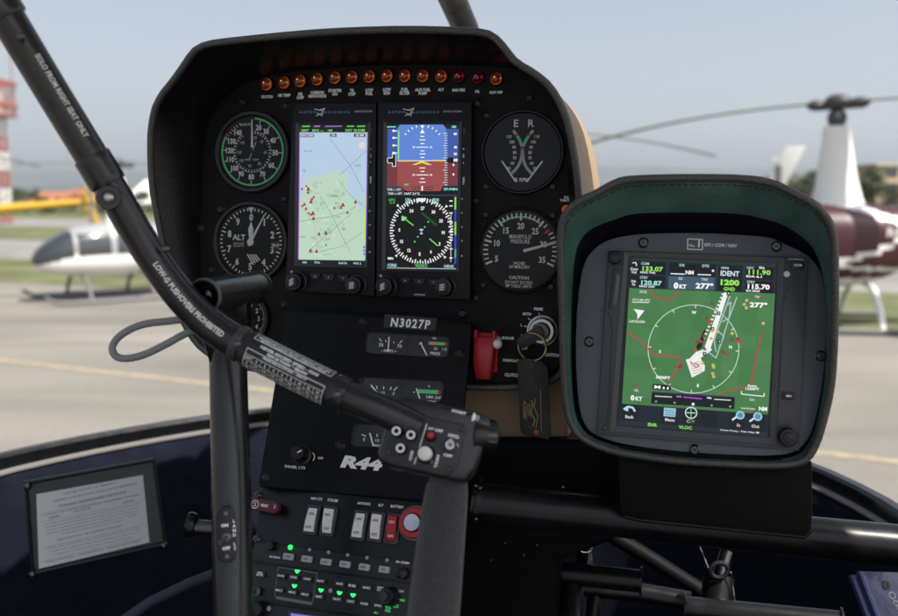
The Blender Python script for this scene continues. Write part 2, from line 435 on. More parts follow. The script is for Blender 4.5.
b = MB(); b.poly([(p.x*.8, .5+(p.y-.5)*.8) for p in hoop], 0, CARPET); o = b.build('cabin_floor', cab); o.location.z = FLZ
# seam of the carpet low on the left, a piped edge
b = MB(); b.tube([W(110, 630, .98), W(150, 602, 1.0), W(190, 583, 1.02), W(225, 570, 1.04), W(260, 560, 1.05)], .006, mat('carpet_piping', (.035, .04, .06), .7), 10); b.build('carpet_seam', cab)
b = MB(); RZ = EYE+.33
rf = [(-.30, .12), (-.30, .2), (-.30, .66), (-.22, .75), (.0, .77), (.25, .74), (.54, .60), (.76, .34), (.76, .12)]
b.prism(rf, RZ, RZ+.03, mat('unseen_slab_grey', (.62, .61, .60), .9, bump=.4, bscale=300)); b.build('roof', cab)  # unseen roof slab, outline cut to keep sun off the cockpit and admit skylight
# windshield centre post
b = MB(); pts = [W(478, 62, 1.2), W(466, 30, 1.15), W(452, -2, 1.08), W(430, -50, .95), W(395, -130, .75)]
b.tube([hoop[len(hoop)//2-2]+Vector((0, -.01, 0)), hoop[len(hoop)//2-2].lerp(pts[0], .6)+Vector((.0, -.02, 0))]+pts, .0165, BLACK, 14); b.build('windshield_post', cab)

# ================================================================ instrument panel
P0 = Frame.pose(14.2, -2.5, -2.5, -.0664, .1008, .8356)
P = Frame(P0.O - P0.N*.012, P0.X, P0.Y)
pan = thing('instrument_panel', 'large hooded black instrument panel with round dials, two tall displays and amber lamps', 'instrument panel', P.M)
face_px = [(202, 187), (203.5, 145), (211, 114), (230, 92), (258, 78), (300, 70), (400, 64), (500, 66), (535, 74), (555, 95), (566, 130), (569, 190), (570, 300), (563, 360), (545, 381), (520, 385), (470, 385), (380, 378), (290, 368), (240, 362), (216, 346), (203, 300), (199, 240)]
rim_px = [(153.8, 200), (150.5, 167), (150.5, 127), (157.2, 100.3), (173.9, 80.3), (185.6, 63.5), (194, 50.2), (207.4, 44), (234, 40.8), (301, 34), (350, 31), (406, 29.5), (461.7, 31), (486.9, 33), (497, 39), (506.4, 50.7), (515, 62.5), (534, 73), (551, 87), (565, 112), (573, 146), (578.5, 187.6), (580, 240), (579, 300), (574, 345), (564, 371), (548, 384), (516, 387.5), (469, 387.5), (380, 382), (290, 373), (240, 367), (206, 354), (186, 330), (172, 290), (163, 243)]
def dn(py): return .005+.068*max(0, min(1, (387-py)/330))
face = [P.h(x, y, 0) for x, y in face_px]; rim = [P.h(x, y, dn(y)) for x, y in rim_px]
c0 = (sum(p.x for p in face)/len(face), sum(p.y for p in face)/len(face))
NR = 160
fr = radial(chaikin(face, 2), NR, c0); rr_ = radial(chaikin(rim, 1), NR, c0)
b = MB(); b.prism([(p.x, p.y) for p in fr], -.004, 0, PANEL); b.build('face_plate', pan)
mid = [Vector((f.x*.8+r.x*.2, f.y*.8+r.y*.2, r.z*.35)) for f, r in zip(fr, rr_)]
mid2 = [Vector((f.x*.4+r.x*.6, f.y*.4+r.y*.6, r.z*.75)) for f, r in zip(fr, rr_)]
b = MB(); b.loft([[Vector((p.x, p.y, -.001)) for p in fr], mid, mid2, rr_], LINING_AND_SHADE); hood = b.build('hood', pan, sharp=180)
b = MB(); b.tube(rr_, .0032, LEATHER, 12, closed=True); b.build('hood_trim', hood, sharp=180)
st = [Vector((c0[0]+(p.x-c0[0])*.985, c0[1]+(p.y-c0[1])*.985, p.z-.006)) for p in rr_]
rg = []
for sc, z in ((1.004, 0), (1.02, -.03), (1.03, -.07), (1.02, -.14), (.97, -.20), (.85, -.26), (.6, -.29)):
    rg.append([Vector((c0[0]+(p.x-c0[0])*sc, c0[1]+(p.y-c0[1])*sc, (p.z-.004) if z == 0 else z)) for p in rr_])
b = MB(); b.loft(rg, TAN, cap1=True); b.build('rear_cowl', pan, sharp=180)
for x, y in [(242, 102), (221, 209.7), (200.5, 228.4), (285, 199), (212, 270), (284, 305), (486, 187), (476, 201), (485.7, 215), (553, 187), (553, 215.5), (483.6, 285), (476, 298), (551, 287), (462.7, 313.6), (487, 116), (530, 98), (478, 104), (286, 106)]:
    p = P.h(x, y, 0); screw(None, pan, p.x, p.y, 0, .0028 if x not in (221, 200.5, 462.7) else .0036, KNOB)
# face lettering
lamps = [(267.6, 85, 'CLUTCH', 97), (285, 83.3, 'MR TEMP', 95.5), (301, 81.7, 'MR\nCHIP', 96), (318, 80, 'CARBON\nMONOXIDE', 94.5), (335.7, 78.4, 'STARTER\nON', 92.5), (352.6, 77.8, 'TR\nCHIP', 92.5), (370, 77.3, 'LOW\nFUEL', 92), (387.6, 76.7, 'LOW\nRPM', 91.5), (405.4, 76.7, 'FUEL\nFILTER', 91.5), (423.3, 76.7, 'AUX FUEL\nPUMP', 91.8), (441.6, 77, 'ALT', 89.8), (459.2, 77, 'ENG FIRE', 90.3), (478, 78, 'OIL', 91.7), (496.6, 79.5, 'GOV OFF', 92.6)]
for words in ([('FULL\nTHROTTLE', 567, 199, 5.5)], [('BOTH', 527, 314, 2.9), ('PRIME', 538.5, 309, 3.1), ('L', 521.5, 325, 2.9), ('R', 522, 336, 2.9), ('OFF', 524.5, 348, 3.2), ('IGNITION', 552, 355, 3.5)], [('ENGAGE', 508, 338, 2.8), ('DISENGAGE', 511, 360.5, 2.8), ('CLUTCH', 512, 375, 3.5)], [('BIP', 562.5, 292.5, 2.6)]):
    tx = MB()
    for t, x, y, hh in words: pxtext(P, tx, t, x, y, hh, .0004, WHITE, bold=.04, sx=.85)
    if words[0][0] == 'BOTH':
        for x0, y0, x1, y1 in [(528, 318, 532, 322), (539, 313, 539.6, 317), (524, 326, 528, 327), (525, 347, 529, 344)]: pxline(P, tx, [(x0, y0), (x1, y1)], .9, .0004, WHITE)
    tx.build('lettering', pan, flat=True)

def amber(name, col, glow, gs):
    m = mat(name, col, .12, spec=.6, emit=glow, estr=gs, coat=.6); return m
AMB = amber('amber_lens', (.07, .014, .003), 'ff6008', .012); AMBR = amber('amber_lens_rim', (.34, .085, .012), 'ff7020', .06)
RDL = amber('red_lens', (.03, .002, .004), 'ff0018', .004); RDR = amber('red_lens_rim', (.12, .004, .008), 'ff0020', .012)
for x, y, t, ty in lamps:
    p = P.h(x, y, 0); r = P.m(x, y)*6.1; red = t in ('ENG FIRE', 'OIL')
    b = MB(); b.lathe([(r*1.16, 0), (r*1.16, .0015), (r*1.02, .0028), (r*.97, .0028)], KNOB, 28, closed=True)
    L = at(b.build('warning_lamp', pan), p.x, p.y, 0); L['label'] = ('dark red' if red else 'amber')+' round warning lamp marked '+t.replace('\n', ' ')
    b = MB(); b.lathe([(r, .002), (r*.96, .0035), (r*.86, .0052)], RDR if red else AMBR, 28, closed=True)
    b.lathe([(r*.86, .0052), (r*.7, .0066), (r*.4, .0078), (1e-5, .0082)], RDL if red else AMB, 28, closed=True); b.build('lens', L)
    b = MB(); cq = P.h(x-.5, ty, 0); k_ = P.m(x, ty); b.text(t, (cq.x-p.x, cq.y-p.y), k_*(6.8 if '\n' in t else 3.0), .0004, WHITE, bold=.05, sx=.85); b.build('caption', L, flat=True)
    b = MB(); fm = scr('ff4060' if red else 'ffc070', .6 if red else .9); b.sphere((-r*.08, r*.1, .0081), r*.13, fm, 8, (1, 1, .4)); b.sphere((r*.80, -r*.05, .0058), r*.15, scr('ff3058' if red else 'ff9a40', .7), 8, (.6, 1, .6)); b.build('lens_glint', L)  # small emissive specks painted on the lens as glints
for x, y in ((567, 210), (563.5, 303)):
    p = P.h(x, y, 0); r = P.m(x, y)*5.2
    b = MB(); b.lathe([(r*1.2, 0), (r*1.2, .002), (r, .003)], KNOB, 24, closed=True); L = at(b.build('indicator_lamp', pan), p.x, p.y)
    b = MB(); b.lathe([(r, .002), (r*.9, .005), (r*.5, .007), (1e-5, .0075)], AMBR, 24, closed=True); b.build('lens', L)

# ---- round gauges
def gauge(name, label, px, py, rpx, dialmat, flange=1.12):
    p = P.h(px, py, .002); r = P.m(px, py)*rpx
    b = MB(); b.lathe([(r*flange, -.002), (r*flange, .0022), (r*(flange-.025), .0032), (r*1.03, .0032), (r*1.0, .0022), (r*.99, .0002)], KNOB, 64, closed=True)
    g = at(b.build(name, pan), p.x, p.y, .002); g['label'] = label
    d = MB(); d.disc((0, 0), r*1.0, .0003, dialmat, 64)
    return g, d, r
def cover(g, r):
    b = MB(); b.disc((0, 0), r*.99, .0021, GLASS, 48); b.build('glass', g)
def polar(r, a): return (r*math.sin(R(a)), r*math.cos(R(a)))
Z1, Z2, Z3, Z4 = .0005, .0006, .0010, .0013
# airspeed
g, d, r = gauge('airspeed_indicator', 'airspeed dial ringed in green, needle at zero', 252.5, 152, 35.5, DIAL, 1.14)
d.ring((0, 0), r*.905, r*.955, Z1, GREEN, 64, 3, 297); d.ring((0, 0), r*.85, r*.955, Z2, REDM, 64, 298, 303.5)
for v, a in ((20, 15), (30, 36), (40, 63), (50, 92), (60, 122), (70, 152), (80, 181), (90, 208), (100, 229), (110, 252), (120, 273), (130, 295), (140, 320)):
    d.text(str(v), polar(r*.70, a), r*.16, Z2, WHITE, bold=.035, sx=.85); d.tick((0, 0), r*.80, r*.90, a, r*.022, Z2, WHITE)
for a in (308, 314, 326, 333): d.tick((0, 0), r*.82, r*.90, a, r*.02, Z2, WHITE)
for i in range(34): d.tick((0, 0), r*.50, r*(.56 if i % 2 else .585), 8+i*9.6, r*.022, Z2, WHITE)
d.ring((0, 0), r*.56, r*.575, Z1, WHITED, 64, 8, 325)
for v, a in ((40, 45), (60, 92), (80, 145), (90, 190), (20, 12), (100, 232), (120, 268), (140, 310)): d.text(str(v), polar(r*.40, a), r*.09, Z2, WHITED, sx=.85)
d.text('KNOTS', (-r*.22, r*.76), r*.075, Z2, WHITE, bold=.01); d.text('MPH  TEMP', (0, -r*.22), r*.06, Z2, WHITED); d.build('dial', g, flat=True)
n = MB(); n.tick((0, 0), r*.12, r*.90, -1.5, r*.065, Z3, WHITE, r*.03); n.tick((0, 0), -r*.25, r*.3, 22, r*.03, Z3-.0002, WHITED); n.disc((0, 0), r*.055, Z4, KNOB); n.build('needle', g, flat=True); cover(g, r)
# altimeter
g, d, r = gauge('altimeter', 'altimeter dial with two white hands near twelve', 251, 242, 36, DIAL, 1.13)
for i in range(50):
    d.tick((0, 0), r*(.80 if i % 5 == 0 else .86), r*.93, i*7.2, r*.036, Z2, WHITE)
for v in range(10): d.text(str(v), polar(r*.68, v*36), r*.2, Z2, WHITE, bold=.04, sx=.85)
d.text('ALT', (-r*.36, r*.12), r*.16, Z2, WHITE, bold=.03); d.text('1000 FEET\n20,000 FT', (-r*.36, -r*.09), r*.14, Z2, WHITED)
d.prism(rrect(r*.74, -r*.08, r*.26, r*.22, r*.03), Z1, Z2, KNOB); d.text('29.9', (r*.74, -r*.08), r*.1, Z3, WHITE, bold=.03)
for i in range(4): d.add([(r*(-.12+i*.08), -r*.34, Z2), (r*(-.07+i*.08), -r*.34, Z2), (r*(.12+i*.06), -r*.62+i*r*.04, Z2), (r*(.07+i*.06), -r*.62+i*r*.04, Z2)], [(0, 1, 2, 3)], WHITE)
d.build('dial', g, flat=True)
n = MB(); n.tick((0, 0), -r*.12, r*.86, 28, r*.085, Z3, WHITE, r*.03); n.tick((0, 0), 0, r*.35, 1, r*.06, Z4, WHITE, r*.16); n.tick((0, 0), r*.35, r*.55, 1, r*.16, Z4, WHITE, r*.02)
n.add([(-r*.09, r*.95, Z4), (r*.09, r*.95, Z4), (0, r*.8, Z4)], [(0, 1, 2)], WHITE); n.disc((0, 0), r*.1, Z4+.0001, WHITE); n.build('needle', g, flat=True); cover(g, r)
# clock
g, d, r = gauge('clock', 'small clock dial below the altimeter', 244.5, 318, 24.5, DIAL, 1.1)
for i in range(60): d.tick((0, 0), r*(.84 if i % 5 else .78), r*.92, i*6, r*.02, Z2, WHITE)
for v in range(1, 13): d.text(str(v), polar(r*.64, v*30), r*.2, Z2, WHITE, bold=.02, sx=.85)
d.text('CLOCK', (0, r*.3), r*.1, Z2, WHITE); d.build('dial', g, flat=True)
n = MB(); n.tick((0, 0), -r*.1, r*.5, -58, r*.1, Z3, WHITE, r*.05); n.tick((0, 0), -r*.1, r*.6, 172, r*.08, Z3, WHITE, r*.04); n.disc((0, 0), r*.12, Z4, WHITE); n.build('needle', g, flat=True); cover(g, r)
# tachometer
g, d, r = gauge('tachometer', 'dual engine and rotor tachometer dial marked E and R', 522.5, 152.5, 38.8, DIALG, 1.08)
d.text('E', (-r*.19, r*.74), r*.19, Z2, WHITE, bold=.02); d.text('R', (r*.2, r*.74), r*.19, Z2, WHITE, bold=.02)
for sg in (-1, 1):
    pts = [(sg*r*x, r*y) for x, y in ((.26, .56), (.10, .36), (.0, .12), (-.01+.0, -.06), (-.04, -.25), (-.14, -.42), (-.26, -.54))]
    pts = [tuple(p) for p in resample(chaikin([Vector((x, y, 0)) for x, y in pts], 2, False), 22, False)]
    d.line([(p[0], p[1]) for p in pts], r*.075, Z1, WHITED)
    d.line([(p[0], p[1]) for p in pts[3:8]], r*.075, Z2, GREEN); d.line([(p[0], p[1]) for p in pts[8:9]]+[(pts[9][0], pts[9][1])], r*.08, Z2, REDM); d.line([(p[0], p[1]) for p in pts[2:4]], r*.085, Z2, REDM)
    for k, v in enumerate((110, 100, 90, 80, 70, 60, 50)):
        y = .40-k*.125-(.01*k); x = (.36, .28, .22, .2, .2, .25, .34)[k]
        d.text(str(v), (sg*r*x, r*y), r*.085, Z2, WHITE, bold=.02, sx=.85)
    d.tick((0, 0), 0, 0, 0, 0, Z2, WHITE)
d.text('% RPM', (0, -r*.70), r*.1, Z2, WHITE, bold=.03)
for x, y in ((-.72, .40), (.72, .40), (-.72, -.34), (.72, -.34)): d.disc((x*r, y*r), r*.018, Z2, KNOB, 10)
d.build('dial', g, flat=True)
n = MB()
for sg in (-1, 1): n.line([(sg*r*.53, -r*.22), (sg*r*.14, -r*.76)], r*.04, Z3, WHITE)
n.build('needle', g, flat=True); cover(g, r)
# manifold pressure
g, d, r = gauge('manifold_pressure_gauge', 'manifold pressure dial with needle pointing at thirty', 520, 250.5, 40.5, DIALG, 1.06)
for i in range(31):
    v = 5+i; a = (v-20)*7.52; mj = v % 5 == 0
    if v == 27: d.tick((0, 0), r*.74, r*.88, a+1, r*.07, Z2, REDM); continue
    d.tick((0, 0), r*(.74 if mj else .80), r*.92, a, r*(.05 if mj else .036), Z3, WHITE)
d.ring((0, 0), r*.80, r*.85, Z1, GREEN, 64, -36, 8); d.ring((0, 0), r*.80, r*.85, Z1, YEL, 64, 8, 40)
for v in (5, 10, 15, 20, 25, 30, 35): d.text(str(v), polar(r*(.6 if v > 5 else .62), (v-20)*7.4), r*.16, Z2, WHITE, bold=.03, sx=.85)
d.text('MANIFOLD\nPRESSURE', (-r*.0, r*.28), r*.22, Z2, WHITE, bold=.01, sx=.8); d.text('INCHES\nOF MERCURY', (0, -r*.36), r*.17, Z2, WHITE, sx=.8)
d.text('CAUTION', (0, -r*.67), r*.085, Z2, WHITE, bold=.03); d.text('DO NOT EXCEED\nMP TABLE LIMITS', (0, -r*.83), r*.17, Z2, WHITE, sx=.8, bold=.01)
for x in (-.46, .46): d.disc((x*r, -r*.03), r*.022, Z2, KNOB, 10)
d.build('dial', g, flat=True)
n = MB(); n.tick((r*.12, 0), 0, r*.80, 74, r*.075, Z3, WHITE, r*.05); n.disc((r*.12, 0), r*.04, Z3, WHITE); n.tick((0, 0), -r*.38, 0, 66, r*.02, Z2, KNOB); n.build('needle', g, flat=True); cover(g, r)

# ---- the two tall displays
ZU = .012
def display_unit(label, out, sc, knobs, btns, screws):
    o4 = [P.h(x, y, ZU) for x, y in out]; b = MB()
    b.prism([(p.x, p.y) for p in o4], 0, ZU, UNIT, bev=.0012)
    u = b.build('flight_display', pan); u['label'] = label
    s4 = [P.h(x, y, ZU) for x, y in sc]; cx_ = sum(p.x for p in s4)/4; cy_ = sum(p.y for p in s4)/4
    big = [Vector((cx_+(p.x-cx_)*1.09, cy_+(p.y-cy_)*1.035, 0)) for p in s4]; n = 4; fs = []
    f = MB(); f.loft([[Vector((p.x, p.y, ZU+.0016)) for p in big], [Vector((p.x, p.y, ZU+.0004)) for p in s4]], mat('display_frame', (.03, .032, .05), .3))
    f.loft([[Vector((p.x*1.0, p.y, ZU+.0001)) for p in big], [Vector((p.x, p.y, ZU+.0016)) for p in big]], UNIT); f.build('screen_frame', u, flat=True)
    for k, (x, y) in enumerate(knobs):
        q = P.h(x, y, ZU+.006); r = P.m(x, y)*9
        b = MB(); b.lathe([(r*1.15, 0), (r*1.15, .002), (r, .0026), (r*.97, .010), (r*.9, .0115), (r*.62, .0118), (r*.6, .014), (1e-5, .0145)], KNOB, 32, closed=True)
        for a in ((35, 60) if k == 0 else (15, 15)):
            for dy in (-.25, 0, .25): b.text('PULL', (0, r*dy), r*.2, .0148, WHITE, rot=a if dy else a, bold=.05)
            break
        at(b.build('knob', u), q.x, q.y, ZU)
    for x, y, wd in btns:
        q = P.h(x, y, ZU+.002); k = P.m(x, y); w2 = wd*k/2; h2 = 3.2*k
        b = MB(); b.prism([(-w2, h2), (-w2*.55, -h2), (w2*.55, -h2), (w2, h2)], 0, .0022, KNOB, bev=.0004); b.disc((0, 0), .0005, .0023, WHITE, 10); at(b.build('button', u, flat=True), q.x, q.y, ZU)
    for x, y in screws:
        b = MB(); q = P.h(x, y, ZU); b.disc((0, 0), .0013, .0004, WHITED, 14); at(b.build('light_sensor', u), q.x, q.y, ZU)
    return u, s4
# left display: moving map
u, s4 = display_unit('left display showing a pale blue and green moving map', [(292.3, 103.3), (376.3, 102.6), (374.3, 296.2), (285.2, 290.6)], [(299.3, 124.4), (368, 124.2), (364.6, 265.2), (298, 263.9)], [(295.2, 281.7), (354.9, 285.2)], [(315, 276.5, 12), (328.5, 277.5, 14), (343, 278.3, 12)], [(291.8, 272)])
t = MB()
def brand(t, x):
    pxtext(P, t, 'ASPEN', x+12.5, 112.2, 2.3, ZU+.0003, mat('brand_blue', (.12, .22, .62), .5), wpx=18, bold=.03, spacing=1.5); pxtext(P, t, 'AVIONICS', x+41.5, 112.3, 2.3, ZU+.0003, mat('brand_blue', (.1, .2, .6), .5), wpx=27, bold=.03, spacing=1.5)
    pxtext(P, t, 'EVOLUTION', x+68.5, 111.5, 2, ZU+.0003, WHITED, wpx=18, bold=.02)
    for a in ([(x+19, 109), (x+28, 111), (x+27, 116), (x+22, 113)], [(x+23, 110.5), (x+30, 108.3), (x+27, 113), (x+21, 116)]): pxline(P, t, a, .7, ZU+.0003, WHITE)
brand(t, 295)
for y in (149, 156, 162, 180): pxtext(P, t, '·' if y == 149 else 'DIM' if y == 156 else '+' if y == 162 else 'MENU', 370.5, y, 1.6 if y != 180 else 2, ZU+.0003, WHITE, rot=-90, bold=.03)
for y in (197, 211, 225, 238, 252): pxpoly(P, t, [(369, y-1.4), (371, y), (369, y+1.4)], ZU+.0003, WHITED)
pxpoly(P, t, [(370, 128), (372, 128), (372, 134.5), (370, 134.5)], ZU+.0003, mat('red_tab', (.12, .03, .04), .5))
t.build('lettering', u, flat=True)
s = MB(); z0 = ZU+.0005
pxpoly(P, s, [(299.6, 124.6), (367.8, 124.4), (366.5, 262), (298.6, 261)], z0, scr('b9cfe6'))
pxpoly(P, s, [(299.6, 124.6), (367.8, 124.4), (367.8, 132.5), (299.6, 132.5)], z0+.0001, scr('15171a'))
pxpoly(P, s, [(298.2, 259.6), (364.8, 260.6), (364.6, 265.2), (298, 263.9)], z0+.0001, scr('101a20'))
land = [(305.5, 178.6), (308, 177.4), (312, 178), (316, 176.2), (320, 176.8), (324, 175), (328, 175.4), (331, 172.5), (334, 171.6), (336.5, 168.8), (338.6, 171), (341, 172.2), (343.5, 174.2), (346.5, 173.4), (347.2, 179), (346, 184), (348.5, 189), (348, 194), (351, 199), (354.5, 197.5), (357, 200), (358, 206), (361.5, 210), (363, 214.5), (366, 217), (365, 260.5), (298.6, 259.5), (299, 203), (301.5, 200), (301, 196), (304, 193), (303.6, 188), (306.5, 184)]
pxpoly(P, s, land, z0+.0001, scr('bdd8c2'))
rnd = random.Random(3)
for i in range(60):
    x = rnd.uniform(309, 345); y = rnd.uniform(180, 256); k = [(x+rnd.uniform(.8, 4)*math.cos(a*.7), y+rnd.uniform(.6, 3)*math.sin(a*.7)) for a in range(9)]
    pxpoly(P, s, k, z0+.00015, scr(rnd.choice(['b2d0b6', 'aecbb2', 'c6dfca', 'a6c4ac'])))
for x, y, wd in ((299.6, 126.3, 0),):
    for a, bb, c in ((302, 310, '64c850'), (314, 320, 'b070c0'), (325, 342, '9060b0'), (347, 354, '64c850'), (357, 365, '64c850')): pxline(P, s, [(a, 126.5), (bb, 126.3)], 1.3, z0+.0002, scr(c))
pxtext(P, s, '0007', 305, 130.5, 2.4, z0+.0002, scr('80e060'), wpx=8); pxtext(P, s, 'BRG ---', 318, 130.5, 2.4, z0+.0002, scr('80e060'), wpx=12); pxtext(P, s, 'NM', 330, 130.5, 2.2, z0+.0002, scr('80e060')); pxtext(P, s, 'DIST 30.5NM', 355, 130.4, 2.6, z0+.0002, scr('80e060'), wpx=20)
pxpoly(P, s, [(300.5, 134), (314, 134), (314, 137.3), (300.5, 137.3)], z0+.0002, scr('8050a0')); pxtext(P, s, 'MAP 2NM', 307, 135.6, 2, z0+.0003, scr('e8e0f4'), wpx=12)
for a, c in (((330, 333.5), '303640'), ((354, 365.5), '303640')): pxpoly(P, s, [(a[0], 133.8), (a[1]+3 if a[0] < 340 else a[1], 133.8), (a[1]+3 if a[0] < 340 else a[1], 137), (a[0], 137)], z0+.0002, scr(c))
pxtext(P, s, '276', 333.3, 135.4, 2.2, z0+.0003, scr('ffffff')); pxtext(P, s, 'GS 000', 359.8, 135.4, 2.2, z0+.0003, scr('ffffff'))
for L, c in (([(330, 139), (350, 165), (364, 192)], '8a9bb5'), ([(340, 175), (366, 151)], '8a9bb5'), ([(299, 222), (312, 219), (330, 217), (347, 212), (356, 206)], '7f9f90'), ([(320, 196), (332, 215), (340, 232), (350, 252)], '7f9f90'), ([(309, 251), (330, 232), (352, 213)], '8aa89a'), ([(318, 252), (340, 247), (363, 232)], '8aa89a'), ([(300, 205), (315, 225), (318, 250)], 'a0bca8'), ([(338, 180), (350, 195), (366, 208)], '8fa79c')): pxline(P, s, L, .55, z0+.0003, scr(c))
pxline(P, s, [(299.6, 133), (299.0, 200), (298.4, 259)], .9, z0+.0003, scr('b060d0')); pxline(P, s, [(367.2, 133), (366.4, 200), (365.4, 260)], .9, z0+.0003, scr('b080e0'))
for y in range(196, 244, 3): pxline(P, s, [(364.6, y), (364.5, y+2.2)], 1.9, z0+.0004, scr('b8e860'))
for y in (246, 249.5, 253): pxline(P, s, [(364.2, y), (364.1, y+2)], 1.5, z0+.0004, scr('4058a0'))
for x, y in [(306.5, 186), (308.3, 189), (308, 192.5), (312, 199), (313.8, 197), (311, 201.6), (302.5, 206), (304.4, 204.3), (306, 208.7), (308.6, 213), (310.8, 214.5), (313, 213.3), (313.5, 218.5), (319, 234), (326, 233), (326, 245), (310.5, 250.5), (316.5, 251.2), (334.5, 208), (341, 207.5), (343, 205), (347.5, 212.6), (355.5, 202), (302, 189)]:
    q = rnd.uniform(1.0, 1.9); pxpoly(P, s, [(x-q, y+q), (x+q, y+q), (x+q*.4, y-q), (x-q*.4, y-q)], z0+.0004, scr('a83a36'))
cq = P.h(362, 145.5, z0); s.disc((cq.x, cq.y), .0032, z0+.0003, scr('e0dcd8'), 20)
for t_, x, y, hh, c in (('Boron 98', 308, 151, 1.6, '7080b0'), ('TOP\n15', 304, 171, 3.4, '7080b0'), ('AUBIN', 357.5, 165.6, 1.6, '7080b0'), ('NAPA', 338, 217, 1.5, '6d8fa0'), ('GNIS', 328, 239, 1.6, 'b06070'), ('CA97', 303, 237, 1.8, 'b06070'), ('PAN', 334, 196, 2.4, '607080'), ('RV', 344, 229, 2.4, '607080')): pxtext(P, s, t_, x, y, hh, z0+.0003, scr(c))
for t_, x in (('360', 303.5), ('TPO', 316), ('DATA', 342), ('WX 3', 356)): pxtext(P, s, t_, x+1, 262.3+(x-300)*.02, 2.2, z0+.0004, scr('a8e8e8'), sx=1.1)
s.build('screen', u, flat=True)
q = [P.h(x, y, ZU+.0014) for x, y in [(299.3, 124.4), (368, 124.2), (364.6, 265.2), (298, 263.9)]]
b = MB(); b.add(q, [(0, 1, 2, 3)], GLASS); b.build('glass', u)
# right display: attitude and compass
u, s4 = display_unit('right display showing blue over brown horizon above a compass rose', [(377.8, 102.6), (471.8, 101.3), (470, 299.8), (375.8, 296.4)], [(387.3, 124.3), (459, 123.9), (456, 269.6), (385.5, 268)], [(385.3, 286.4), (444.5, 287)], [(405, 280.5, 12), (419, 281.5, 14), (433.5, 282.2, 12)], [(380.8, 275.8)])
t = MB(); brand(t, 384)
for y in (149, 156, 163, 181): pxtext(P, t, '·' if y == 149 else 'DIM' if y == 156 else '+' if y == 163 else 'MENU', 463.5, y, 1.6 if y != 181 else 2, ZU+.0003, WHITE, rot=-90, bold=.03)
for y in (199, 213, 227, 241, 256): pxpoly(P, t, [(461.2, y-1.4), (463.2, y), (461.2, y+1.4)], ZU+.0003, WHITED)
pxpoly(P, t, [(463, 128), (465, 128), (465, 134.5), (463, 134.5)], ZU+.0003, mat('red_tab', (.12, .03, .04), .5))
pxtext(P, t, 'connect', 419.5, 294.5, 2.2, ZU+.0003, WHITED, bold=.02)
t.build('lettering', u, flat=True)
s = MB()
pxpoly(P, s, [(387.3, 124.3), (459, 123.9), (456, 269.6), (385.5, 268)], z0, scr('060709'))
pxpoly(P, s, [(387.4, 125), (458.8, 124.8), (458.2, 161), (387.1, 161)], z0+.0001, scr('3e5aa8'))
pxpoly(P, s, [(399, 124.8), (443.5, 124.6), (446, 127), (445.5, 160.6), (397.5, 160.8), (397.6, 127)], z0+.0002, scr('5f86d6'))
pxpoly(P, s, [(387.1, 161), (458.2, 161), (457.6, 189.5), (386.6, 190.5)], z0+.0001, scr('74363a'))
pxpoly(P, s, [(397.5, 160.8), (445.5, 160.6), (445, 185), (440, 191.2), (407, 191.2), (402, 187), (397.2, 186)], z0+.0002, scr('9c4a4c'))
pxpoly(P, s, [(386.9, 125), (400, 125), (396.5, 129), (387, 129)], z0+.0003, scr('101820')); pxpoly(P, s, [(443, 124.7), (458.8, 124.7), (458.8, 129), (446.5, 129)], z0+.0003, scr('101820'))
pxtext(P, s, '---', 391.5, 127, 1, z0+.0004, scr('90f0e0'), wpx=9, bold=.05); pxtext(P, s, '180', 454, 126.9, 2.6, z0+.0004, scr('90f0e0'), bold=.03)
pxline(P, s, [(398.6, 131), (398.3, 160)], 1.6, z0+.0003, scr('8be08a')); pxline(P, s, [(397.5, 161), (446, 160.7)], .8, z0+.0003, scr('f0f0f0'))
for y in (131, 138, 145.5, 153): pxline(P, s, [(393, y), (397, y)], 1, z0+.0003, scr('ffffff')); c = P.h(393.6, y, z0); s.disc((c.x, c.y), .0011, z0+.0004, scr('ffffff'), 10)
for i in range(22): pxline(P, s, [(444.5-(1.4 if i % 5 == 0 else 0), 133.5+i*2.45), (447.5, 133.5+i*2.45)], .7, z0+.0003, scr('dfe6f0'))
for y, v in ((134, '60'), (147.3, '40'), (165, '0'), (174.5, '8'), (154, '20')): pxtext(P, s, v, 455.3 if len(v) == 2 else 453.5, y, 2.6, z0+.0004, scr('ffffff'), bold=.05)
for y, wd in ((136.5, 4), (140, 6), (143.7, 4), (147.3, 12), (151, 4), (154, 6), (157.5, 4), (168, 6), (171.5, 4), (175, 12), (178.7, 4), (182.3, 6)): pxline(P, s, [(422.4-wd/2, y), (422.4+wd/2, y)], .8, z0+.0003, scr('ffffff'))
for x in (413.8, 431): pxtext(P, s, '10', x, 147.3, 2.2, z0+.0004, scr('ffffff'), bold=.03); pxtext(P, s, '10', x, 175, 2.2, z0+.0004, scr('ffffff'), bold=.03)
for a in (-52, -40, -28, -16, 16, 28, 40, 52):
    x = 422.4+24*math.sin(R(a))*.85; y = 148-21*math.cos(R(a)); x2 = 422.4+26.5*math.sin(R(a))*.85; y2 = 148-23.5*math.cos(R(a)); pxline(P, s, [(x, y), (x2, y2)], .9, z0+.0004, scr('ffffff'))
pxpoly(P, s, [(420.4, 125.4), (424.4, 125.4), (422.4, 129)], z0+.0004, scr('ffffff')); pxpoly(P, s, [(420, 133.3), (424.8, 133.3), (422.4, 129.2)], z0+.0004, scr('ffffff'))
pxpoly(P, s, [(422, 160.8), (432.5, 165), (428, 165), (422, 163), (416, 165), (411.8, 165)], z0+.0004, scr('e8e040'))
pxline(P, s, [(401.5, 161), (409.5, 160.9)], 1.2, z0+.0004, scr('e8e040')); pxline(P, s, [(435, 160.7), (443.5, 160.7)], 1.2, z0+.0004, scr('e8e040'))
